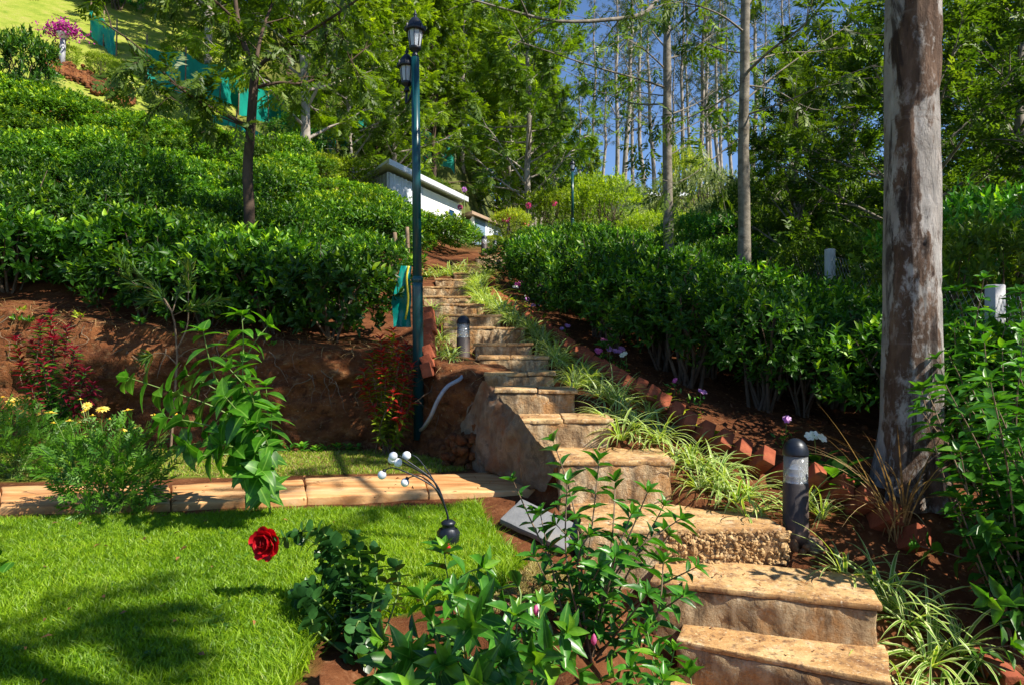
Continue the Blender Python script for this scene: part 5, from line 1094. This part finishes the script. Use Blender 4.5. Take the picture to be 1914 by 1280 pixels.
# thin sapling with needle leaves
b0 = px(318, 735, 5.7); b0[2] = gz(b0[0], b0[1]); q = lambda x, y, dd=0: px(x, y, 5.7+dd)
t = thing('sapling', 'thin bare-stemmed sapling with needle-like leaves in front of the bank', 'sapling', b0)
main = [b0, q(330, 690), q(330, 650), q(322, 585), q(290, 540), q(250, 505)]; s2 = [q(332, 650), q(350, 610), q(352, 560), q(352, 500)]; s3 = [q(322, 585), q(335, 545, .1), q(350, 520, .1)]; s4 = [q(330, 680), q(310, 662), q(290, 660), q(275, 668)]; s5 = [q(331, 670), q(350, 655), q(368, 650)]; s6 = [q(324, 590), q(360, 575, -.1), q(420, 560, -.2)]; s7 = [q(290, 540), q(250, 530, -.1), q(225, 490, -.15)]; s8 = [q(322, 585), q(300, 560, .1), q(270, 565, .1)]
g = Geo()
for s_, r0 in [(main, .011), (s2, .007), (s3, .006), (s4, .006), (s5, .005), (s6, .004), (s7, .005), (s8, .004)]: g.add(*tube(smooth_path(s_, 14), np.linspace(r0, r0*.4, 14), 6, False))
g.build('stems', M['twig'], t)
g = Geo()
for s_ in (main[3:], s2[2:], s3, s6, s7, s8, s4[2:]):
    lp = smooth_path(s_, 10); n = 70; f = rng.uniform(.25, 1, n)*9; i0 = np.minimum(f.astype(int), 8); c = lp[i0]+(lp[i0+1]-lp[i0])*(f-i0)[:, None]; v = nrm(lp[i0+1]-lp[i0])
    leaves(g, c, v*1.0+rng.normal(0, .45, (n, 3)), rng.normal(0, 1, (n, 3)), rng.uniform(.08, .15, n), .009, T_KITE)
g.build('needles', M['needle'], t)

# broad shrub at the right edge
def leafy(base, w, dep, h, n, L, label, seed, mat='shrub', name='shrub', lw=.44):
    rr = np.random.default_rng(seed); t = thing(name, label, 'shrub', base); tips = [np.asarray(base)+[w*rr.uniform(-1, 1), dep*rr.uniform(-1, 1), h*rr.uniform(.25, 1)] for k in range(n)]
    grow(t, spray_stems(base, tips, rr, .06), L, lw, mat, T_CAM, 'twig', L*.62, 2, .006, 5, seed, tintmid=.42, young=.45, droop=.15); return t
leafy(np.array([2.38, 3.12, gz(2.38, 3.12)]), .34, .34, 1.28, 46, .105, 'broad-leaved green shrub at the right edge beside the big trunk', 31)
leafy(np.array([2.75, 3.55, gz(2.75, 3.55)]), .42, .38, 1.30, 46, .105, 'taller broad-leaved shrub just behind the big trunk at the right edge', 32)
leafy(np.array([2.16, 2.86, gz(2.16, 2.86)]), .14, .14, .42, 9, .11, 'young glossy plant above the striped grass at the right edge', 33, 'tea')
leafy(np.array([3.05, 4.3, gz(3.05, 4.3)]), .5, .4, 1.35, 44, .10, 'leafy shrub behind the big trunk near the wire fence', 34)
# dry tuft at the big tree
b0 = on_ground(2.12, 3.66); t = thing('dry_grass_tuft', 'tuft of dry straw-coloured grass at the foot of the big tree', 'dry grass', b0); g = Geo(); n = 34; a = rng.uniform(2.2, 5.0, n)
straps(g, b0+rng.normal(0, .035, (n, 3))*[1, 1, 0], a, rng.uniform(.35, .95, n), rng.uniform(.006, .011, n), rng.uniform(1.25, 1.55, n), rng.uniform(-.6, .9, n), 9, twist=.5); g.build('blades', M['straw'], t)

# small flowers and seedlings in the right bed and under the bank
T_PET = tpl_nice(.05, .05, ((0, .1), (.35, .4), (.75, .5), (1, .15)))
def bed_flower(x, y, d, mat, r, label, hgt=.14):
    c = px(x, y, d); b_ = np.array([c[0]+rng.normal(0, .02), c[1]+.02, gz(c[0], c[1])]); c[2] = max(c[2], b_[2]+.05); t = thing('bed_flower', label, 'flower', b_)
    Geo().add(*tube(smooth_path([b_, lerp(b_, c, .5)+[.01, 0, 0], c], 6), .0025, 5, False)).build('stem', M['greenstem'], t); g = Geo()
    for hd in range(3):
        cc = c+rng.normal(0, r*.7, 3)*[1, .6, .6]; n = 6; a = np.arange(n)*2*math.pi/n; ax = nrm(np.array([rng.normal(0, .3), -.7, .6])); e1 = nrm(np.cross(ax, [0, 0, 1])); e2 = np.cross(ax, e1); sd = e1*np.cos(a)[:, None]+e2*np.sin(a)[:, None]
        leaves(g, np.tile(cc, (n, 1)), sd+ax*.2, np.tile(ax, (n, 1)), r, r*.75, T_PET)
    g.build('petals', M[mat], t); g = Geo(); n = 16; P = b_+np.column_stack([rng.normal(0, .035, n), rng.normal(0, .035, n), rng.uniform(.01, hgt*.8, n)]); leaves(g, P, rdir(n, .3), rdir(n, 1.2), rng.uniform(.03, .06, n), .022, T_FOLD); g.build('leaves', M['shrub'], t)
for a_ in [(1132, 640, 6.2, 'pink', .030, 'hot pink flowers in the shaded bed right of the stair, nearest the hedge'), (1120, 655, 6.1, 'pink', .026, 'second pink flower cluster in the shaded right bed'), (1140, 655, 6.0, 'lilac', .028, 'lilac flowers beside the pink ones in the right bed'), (1160, 652, 6.0, 'lilac', .026, 'lilac flowers at the foot of the dry stalks in the right bed'), (1170, 662, 5.9, 'whitepetal', .026, 'white flowers beside the lilac ones in the right bed'),
           (972, 532, 9.3, 'pink', .035, 'pink flowers beside the upper bricks'), (1012, 535, 9.0, 'pink', .035, 'deep pink flowers under the upper hedge edge'), (986, 560, 8.6, 'lilac', .03, 'pale lilac flowers beside the upper bricks'), (965, 538, 9.2, 'whitepetal', .025, 'white flowers beside the upper pink ones'), (1003, 572, 8.3, 'lilac', .028, 'lilac flowers below the upper hedge'),
           (1055, 610, 6.9, 'lilac', .025, 'small lilac flower halfway along the brick edging'), (1470, 782, 4.6, 'lilac', .026, 'small lilac flower on the dark soil behind the near bollard'), (1522, 812, 4.15, 'whitepetal', .034, 'white flower right behind the cap of the near bollard'), (1310, 730, 5.0, 'lilac', .02, 'tiny lilac flower under the right hedge'), (1260, 712, 5.4, 'pink', .018, 'tiny pink flower on the soil beside the bricks')]: bed_flower(*a_)
def seedling(x, y, d, s, mat, label, group, n=14, on=True):
    c = px(x, y, d); b_ = np.array([c[0], c[1], gz(c[0], c[1]) if on else c[2]]); g = Geo(); a = rng.uniform(0, 6.28, n); z = rng.random(n)
    leaves(g, b_+np.column_stack([.02*np.cos(a)*s, .02*np.sin(a)*s, z*.07*s]), np.column_stack([np.cos(a), np.sin(a), .3+.7*z]), np.column_stack([-np.cos(a)*.3, -np.sin(a)*.3, np.ones(n)]), s*rng.uniform(.05, .09, n), s*.04, T_NICE)
    o = g.build('seedling', M[mat]); tag(o, label, 'seedling', group)
for k, x in enumerate([470, 500, 520, 545, 562, 580, 600, 615, 632, 650, 668]): seedling(x+rng.normal(0, 4), 832, 5.85, rng.uniform(.6, 1.0), 'shrub', 'small seedling in the row at the foot of the earth bank', 'seedlings at the bank foot')
for x, y, d in [(1265, 752, 4.85), (1345, 795, 4.55), (1285, 760, 4.8), (1150, 700, 5.5), (1230, 745, 5.0), (1245, 735, 5.1)]: seedling(x, y, d, 1.1, 'yellowgreen', 'low yellow-green plant on the soil just behind the bricks', 'low plants behind the bricks')
for x, y, d in [(940, 555, 9.5), (955, 570, 8.9), (925, 545, 9.8), (975, 580, 8.3), (1010, 600, 7.5)]: seedling(x, y, d, 1.3, 'yellowgreen', 'low light green plant behind the upper bricks', 'low plants behind the upper bricks')
for x, y, d, s in [(1560, 830, 4.0, 2.2), (1530, 790, 4.2, 1.7)]: seedling(x, y, d, s, 'shrub', 'low broad-leaved plant on the dark soil left of the big trunk', 'low plants near the big trunk', 18)
seedling(0, 1080, 2.35, 1.2, 'bigleaf', 'small round leaf poking in at the left edge above the lawn', None, 6, False)

# ------------------------------------------------------------------ litter, straw, clods
def near_bed(n):
    y = 3.0+6.5*rng.random(n)**1.3; br = np.interp(y, [q[1] for q in track], [q[0] for q in track]); x = br+rng.uniform(-.35, 1.9, n); return np.column_stack([x, y, ground(x, y)+.008])
g = Geo(); P = near_bed(2600); n = len(P); leaves(g, P, rdir(n)*[1, 1, .25], rdir(n, 2.5), rng.uniform(.02, .055, n), rng.uniform(.008, .02, n), T_FOLD); tag(g.build('leaf_litter', M['litter']), 'dead brown leaves on the soil of the right bed', 'leaf litter', kind='stuff')
g = Geo(); n = 1500; k = rng.integers(0, len(bx), n); n = len(k); P = np.column_stack([bx[k], by[k]+rng.uniform(.06, .55, n), np.zeros(n)]); P[:, 2] = np.maximum(ground(P[:, 0], P[:, 1]), top[k]-.02-.2*np.maximum(.35-(P[:, 1]-by[k]), 0))+.02
dr = rdir(n)*[1, .8, .25]; straps(g, P, np.arctan2(dr[:, 1], dr[:, 0]), rng.uniform(.10, .32, n), rng.uniform(.004, .010, n), rng.normal(.15, .25, n), rng.normal(-.5, .4, n), 4)
tag(g.build('straw_mulch', M['straw']), 'dry straw and twigs lying along the top of the earth bank', 'straw', kind='stuff')
g = Geo()
for k in range(420):
    if k < 220: x = rng.uniform(-6, -.2); y = float(ybank(x))-rng.uniform(.0, .22)
    elif k < 320: x = rng.uniform(-.1, .75); y = rng.uniform(2.1, 3.5)
    else: q_ = near_bed(1)[0]; x, y = q_[0], q_[1]
    pebble(g, [x, y, gz(x, y)+.004], rng.uniform(.006, .028)*(1 if k > 220 else 1.2), k+2000, .7, 5)
tag(g.build('soil_clods', M['soil']), 'crumbs of red soil along the bank foot and beds', 'soil', kind='stuff')
g = Geo()
for k in range(130):
    q_ = px(872, 845, 5.25)+np.array([rng.normal(0, .07), rng.normal(0, .06), rng.normal(0, .09)]); q_[2] = max(q_[2], -1.05); pebble(g, q_, rng.uniform(.02, .055), k+5000, .8, 6)
tag(g.build('earth_heap', M['bank']), 'heap of loose red earth at the corner of the bank beside the ramp', 'earth heap', kind='stuff')
# cut stakes beside the plastic sheet
for (x, y0, y1, d, lab) in [(737, 475, 435, 8.6, 'short cut wooden stake among the tea beside the lamp post'), (760, 490, 425, 9.2, 'bent thin stump beside the cut bank right of the stake')]:
    p = px(x, y0, d); p[2] = gz(p[0], p[1])-.05; e = px(x+1, y1, d); t = thing('wooden_stake', lab, 'stake', p); Geo().add(*tube(smooth_path([p, lerp(p, e, .5)+[.012, 0, 0], e], 8), [.028]*7+[.024], 8)).build('shaft', M['twig'], t)

# ------------------------------------------------------------------ upper slope planting
LIT2 = tea_mesh(97, 560, .085, T_FOLD, .9, .6, .05, 'tea'); GREY = tea_mesh(90, 1200, .046, T_FOLD, .75, .75, .05, 'grey'); YEL = tea_mesh(91, 1000, .052, T_FOLD, .8, .62, .05, 'yellowgreen'); DRK = tea_mesh(92, 1000, .052, T_FOLD, .9, .6, .05, 'shrub'); LIT = tea_mesh(93, 1100, .048, T_FOLD, .85, .65, .05, 'frondlit'); BRO = tea_mesh(94, 1000, .052, T_FOLD, .85, .65, .05, 'broad'); ST = stems_mesh(95, .6, 9)
def mound(x, y, d, me, s, label, sz=1.0, group=None, dz=0):
    p = px(x, y, d); t = thing('shrub', label, 'shrub', (p[0], p[1], gz(p[0], p[1])-.05+dz), group); t.scale = (s, s, s*sz); t.rotation_euler = (0, 0, rng.uniform(0, 6.28)); inst('foliage', me, t); inst('stems', ST, t)
for a_ in [(1320, 400, 27, GREY, 3.0, 'large silvery green mound of shrub between the slim trees', 1.5), (1350, 420, 23, GREY, 2.2, 'lower silvery mound in front of the large one', 1.2), (1215, 400, 29, GREY, 2.0, 'silvery shrub left of the first slim trunk', 1.5), (1170, 430, 24, GREY, 1.7, 'grey-green shrub below the far white roof', 1.2), (1230, 420, 20, LIT, 1.6, 'bright green shrub left of the first slim trunk', 1.0), (1130, 420, 22, LIT, 1.9, 'light green shrub right of the distant lamp post', 1.5),
           (1300, 450, 18, DRK, 1.6, 'dark green shrub in front of the silvery mounds', 1.0), (1360, 460, 17, DRK, 1.7, 'dark shrub beside the second slim trunk', 1.0), (1280, 330, 40, YEL, 2.6, 'golden conical shrub on the far right slope', 2.6), (1310, 360, 38, YEL, 2.6, 'yellow-green shrub beside the golden cone', 1.0), (1390, 350, 38, LIT, 3.0, 'light green shrub on the far slope behind the second slim trunk', 1.2),
           (1440, 470, 18, BRO, 2.2, 'brownish green shrub beyond the fence', 1.3), (1500, 470, 16, BRO, 2.0, 'shaded shrub behind the concrete fence post', 1.3), (1590, 480, 14, BRO, 2.0, 'shaded shrub left of the big trunk', 1.3), (1180, 370, 40, BRO, 2.5, 'dark shrub behind the far white roof', 1.5), (1090, 400, 28, LIT, 2.2, 'yellow-green bush beside the distant lamp post', 1.6), (1030, 415, 22, LIT, 1.8, 'light green bush left of the distant lamp post', 1.2), (1440, 400, 30, GREY, 3.0, 'grey-green thicket right of the second slim trunk', 1.5),
           (958, 462, 20, YEL, .95, 'bright green bush at the stair top under the pink flowers', 1.3), (905, 462, 19.5, YEL, .5, 'low yellow-green plant at the head of the stair', .8), (922, 467, 21, YEL, .5, 'small yellow-green plant behind the top bollard', .8),
           (600, 300, 21, YEL, 1.2, 'yellow-green bush below the teal net right of the pale trunk', 1.0), (640, 320, 24, LIT, 1.6, 'light green bush left of the shed gable', 1.0), (560, 260, 23, DRK, 1.6, 'dark green bush behind the pale trunk', 1.2), (350, 180, 22, LIT, 1.3, 'loose bush under the thin trunks', 1.0), (700, 300, 31, YEL, 2.0, 'orange-tinged bush above the shed roof', .8), (800, 330, 33, BRO, 1.8, 'brown bush behind the shed roof', .8),
           (160, 100, 25, YEL, 2.0, 'golden yellow bush right of the magenta flowers', 1.5), (220, 130, 25, DRK, 1.9, 'dark green bush beside the golden one', 1.2), (45, 160, 15.6, LIT2, 1.0, 'dark round bush at the top left of the tea field', 1.9), (53, 70, 23, YEL, .55, 'small golden conical shrub standing on the upper lawn', 3.0), (90, 130, 17.2, DRK, .5, 'small leafy plant at the edge of the upper lawn', 1.0), (125, 110, 19, LIT, .6, 'feathery low plant below the magenta flowers', 1.0), (190, 150, 19, LIT, .7, 'small bush at the dirt strip below the upper lawn', 1.0), (858, 440, 18, DRK, .8, 'dark bush in front of the small shed', 1.0)]:
    mound(*a_)
# bougainvillea on a post
p = px(115, 112, 18.6); p[2] = gz(p[0], p[1]); e = px(118, 72, 18.6); t = thing('bougainvillea_post', 'magenta bougainvillea spilling over a pale pot on a grey post', 'flower post', p)
Geo().add(*tube([p-[0, 0, .2], e], .075, 12)).build('post', M['pipe'], t); V, Q, _ = lathe([(.001, -.02), (.10, -.02), (.16, .12), (.17, .14), (.15, .14), (.001, .13)], 16); Geo().add(V+e, Q).build('pot', M['whitewall'], t)
g = Geo(); n = 900; u = rng.normal(0, 1, (n, 3))*[.27, .15, .10]; u[:, 2] += .26-.18*np.abs(u[:, 0])-.1*u[:, 0]; leaves(g, e+u, rdir(n, .3), rdir(n, .6), rng.uniform(.05, .08, n), .055, T_KITE); g.build('blossom', M['magenta'], t)
g = Geo(); n = 200; u = rng.normal(0, 1, (n, 3))*[.2, .12, .12]; u[:, 2] += .24; leaves(g, e+u, rdir(n, .3), rdir(n, .6), rng.uniform(.06, .09, n), .04, T_KITE); g.build('leaves', M['shrub'], t)
# spider flowers at the stair top
for (x, y, d, s, lab) in [(945, 408, 20, .13, 'bright pink spider flowers at the stair top before the small shed'), (957, 405, 20.3, .10, 'second pink flower head at the stair top'), (988, 385, 21, .09, 'purple-pink flower head in front of the pale trunk beyond the stair'), (1036, 381, 21.5, .09, 'pink flower head left of the distant lamp post'), (984, 418, 20.5, .09, 'low pink flower head right of the stair top'), (860, 388, 22, .08, 'pink flower head in front of the white shed wall'), (868, 355, 26, .09, 'lilac flower head above the shed roof end')]:
    c = px(x, y, d); b_ = np.array([c[0], c[1], gz(c[0], c[1])]); t = thing('tall_flower', lab, 'flower', b_); Geo().add(*tube([b_, c], .008, 5)).build('stem', M['greenstem'], t); g = Geo(); n = 110; v = rdir(n, .2); leaves(g, c+v*s*.5, v+rng.normal(0, .2, (n, 3)), rdir(n), s*.8, s*.4, T_KITE); g.build('petals', M['pink' if d != 26 else 'lilac'], t)
# dirt strip clods below the upper lawn
g = Geo()
for k in range(520):
    f = rng.random(); q_ = hit(lerp(85, 250, f), lerp(122, 196, f)+rng.normal(0, 7)); x_, y_ = q_[0], q_[1]; pebble(g, [x_, y_, gz(x_, y_)+.10], rng.uniform(.03, .10), k+7000, .7, 5)
tag(g.build('dirt_ridge', M['bank']), 'ridge of red-brown clods below the bright upper lawn', 'soil', kind='stuff')

# undergrowth beyond the wire fence
for k, (x, y, sc_, me) in enumerate([(4.4, 6.2, 1.5, BRO), (5.2, 7.4, 1.7, DRK), (4.9, 9.6, 1.5, BRO), (5.8, 11.5, 1.9, BRO), (6.6, 9.0, 1.8, LIT), (4.0, 5.3, 1.2, DRK), (7.4, 12.6, 2.2, BRO), (9.0, 13.5, 2.2, LIT), (6.6, 14.5, 2.0, BRO), (8.2, 9.6, 2.0, DRK)]):
    t = thing('shrub', 'leafy undergrowth shrub beyond the wire fence, %s in depth' % ORD[k], 'shrub', (x, y, gz(x, y)-.05), 'undergrowth beyond the fence'); t.scale = (sc_, sc_, sc_*rng.uniform(.9, 1.4)); t.rotation_euler = (0, 0, rng.uniform(0, 6.28)); inst('foliage', me, t); inst('stems', ST, t)
# fallen leaves on the lawn, path and steps
g = Geo(); n = 120; x = rng.uniform(-2.6, .1, n); y = rng.uniform(2.0, 5.8, n); P = np.column_stack([x, y, np.maximum(ground(x, y)+.035, np.where(np.abs(y-4.35-.11*x) < .3, -.985, -9))])
leaves(g, P, rdir(n)*[1, 1, .2], rdir(n, 2.5), rng.uniform(.02, .045, n), rng.uniform(.01, .02, n), T_FOLD); tag(g.build('fallen_leaves', M['litter']), 'scattered brown fallen leaves on the lawn and path', 'fallen leaves', kind='stuff')
g = Geo(); P = []
for k, (a, b, z) in enumerate(STEPS[1:9]):
    for q_ in range(9): p = lerp(a, b, rng.uniform(.05, .95))+np.array([0, rng.uniform(.04, .28), 0]); P.append([p[0], p[1], z+.006])
P = np.array(P); n = len(P); leaves(g, P, rdir(n)*[1, 1, .2], rdir(n, 3.5), rng.uniform(.015, .045, n), rng.uniform(.006, .016, n), T_FOLD); tag(g.build('step_litter', M['litter']), 'dry leaf scraps lying on the stair treads', 'fallen leaves', kind='stuff')
# roots and small weeds on the cut bank
g = Geo()
for k in range(70):
    i0 = int(rng.integers(60, len(bx)-8)); p = np.array([bx[i0], by[i0]-.06, foot[i0]+(top[i0]-foot[i0])*rng.uniform(.55, .95)]); pts = [p+np.array([0, .05, 0])]
    for q_ in range(5): pts.append(pts[-1]+np.array([rng.normal(0, .05), -rng.uniform(-.005, .03), -rng.uniform(.01, .09)]))
    g.add(*tube(smooth_path(pts, 10), np.linspace(.006, .0015, 10)*rng.uniform(.5, 1.2), 4, False))
tag(g.build('exposed_roots', M['twig']), 'thin roots hanging from the cut earth bank', 'roots', kind='stuff')
for k in range(26):
    i0 = int(rng.integers(70, len(bx)-20)); f_ = rng.choice([.02, .9, .97]); p = np.array([bx[i0], by[i0]-.10+(.14 if f_ > .5 else -.1), foot[i0]+(top[i0]-foot[i0])*f_]); g = Geo(); n = 12; a = rng.uniform(0, 6.28, n); s_ = rng.uniform(.5, 1.1)
    leaves(g, p+np.column_stack([.02*np.cos(a), .02*np.sin(a), rng.random(n)*.05*s_]), np.column_stack([np.cos(a), np.sin(a)-.3, .5+rng.random(n)]), rdir(n, 1), s_*rng.uniform(.05, .09, n), s_*.03, T_NICE); tag(g.build('weed', M['shrub' if k % 3 else 'yellowgreen']), 'small leafy weed growing on the cut earth bank', 'weed', 'weeds on the earth bank')

# clover and plantain rosettes in the lawn
g = Geo()
for k in range(90):
    x = rng.uniform(-2.6, -.1); y = rng.uniform(2.0, 4.0)
    if lawn_mask(np.array([x]), np.array([y]))[0][0] < .9: continue
    n = int(rng.integers(4, 9)); a = rng.uniform(0, 6.28, n); c0 = np.array([x, y, gz(x, y)+.018])
    leaves(g, c0+np.column_stack([.008*np.cos(a), .008*np.sin(a), 0*a]), np.column_stack([np.cos(a), np.sin(a), .35+0*a]), rdir(n, 3), rng.uniform(.018, .04, n), rng.uniform(.012, .02, n), T_ROUND)
tag(g.build('lawn_weeds', M['daisyleaf']), 'small broad weeds growing in the lawn', 'weeds', kind='stuff')
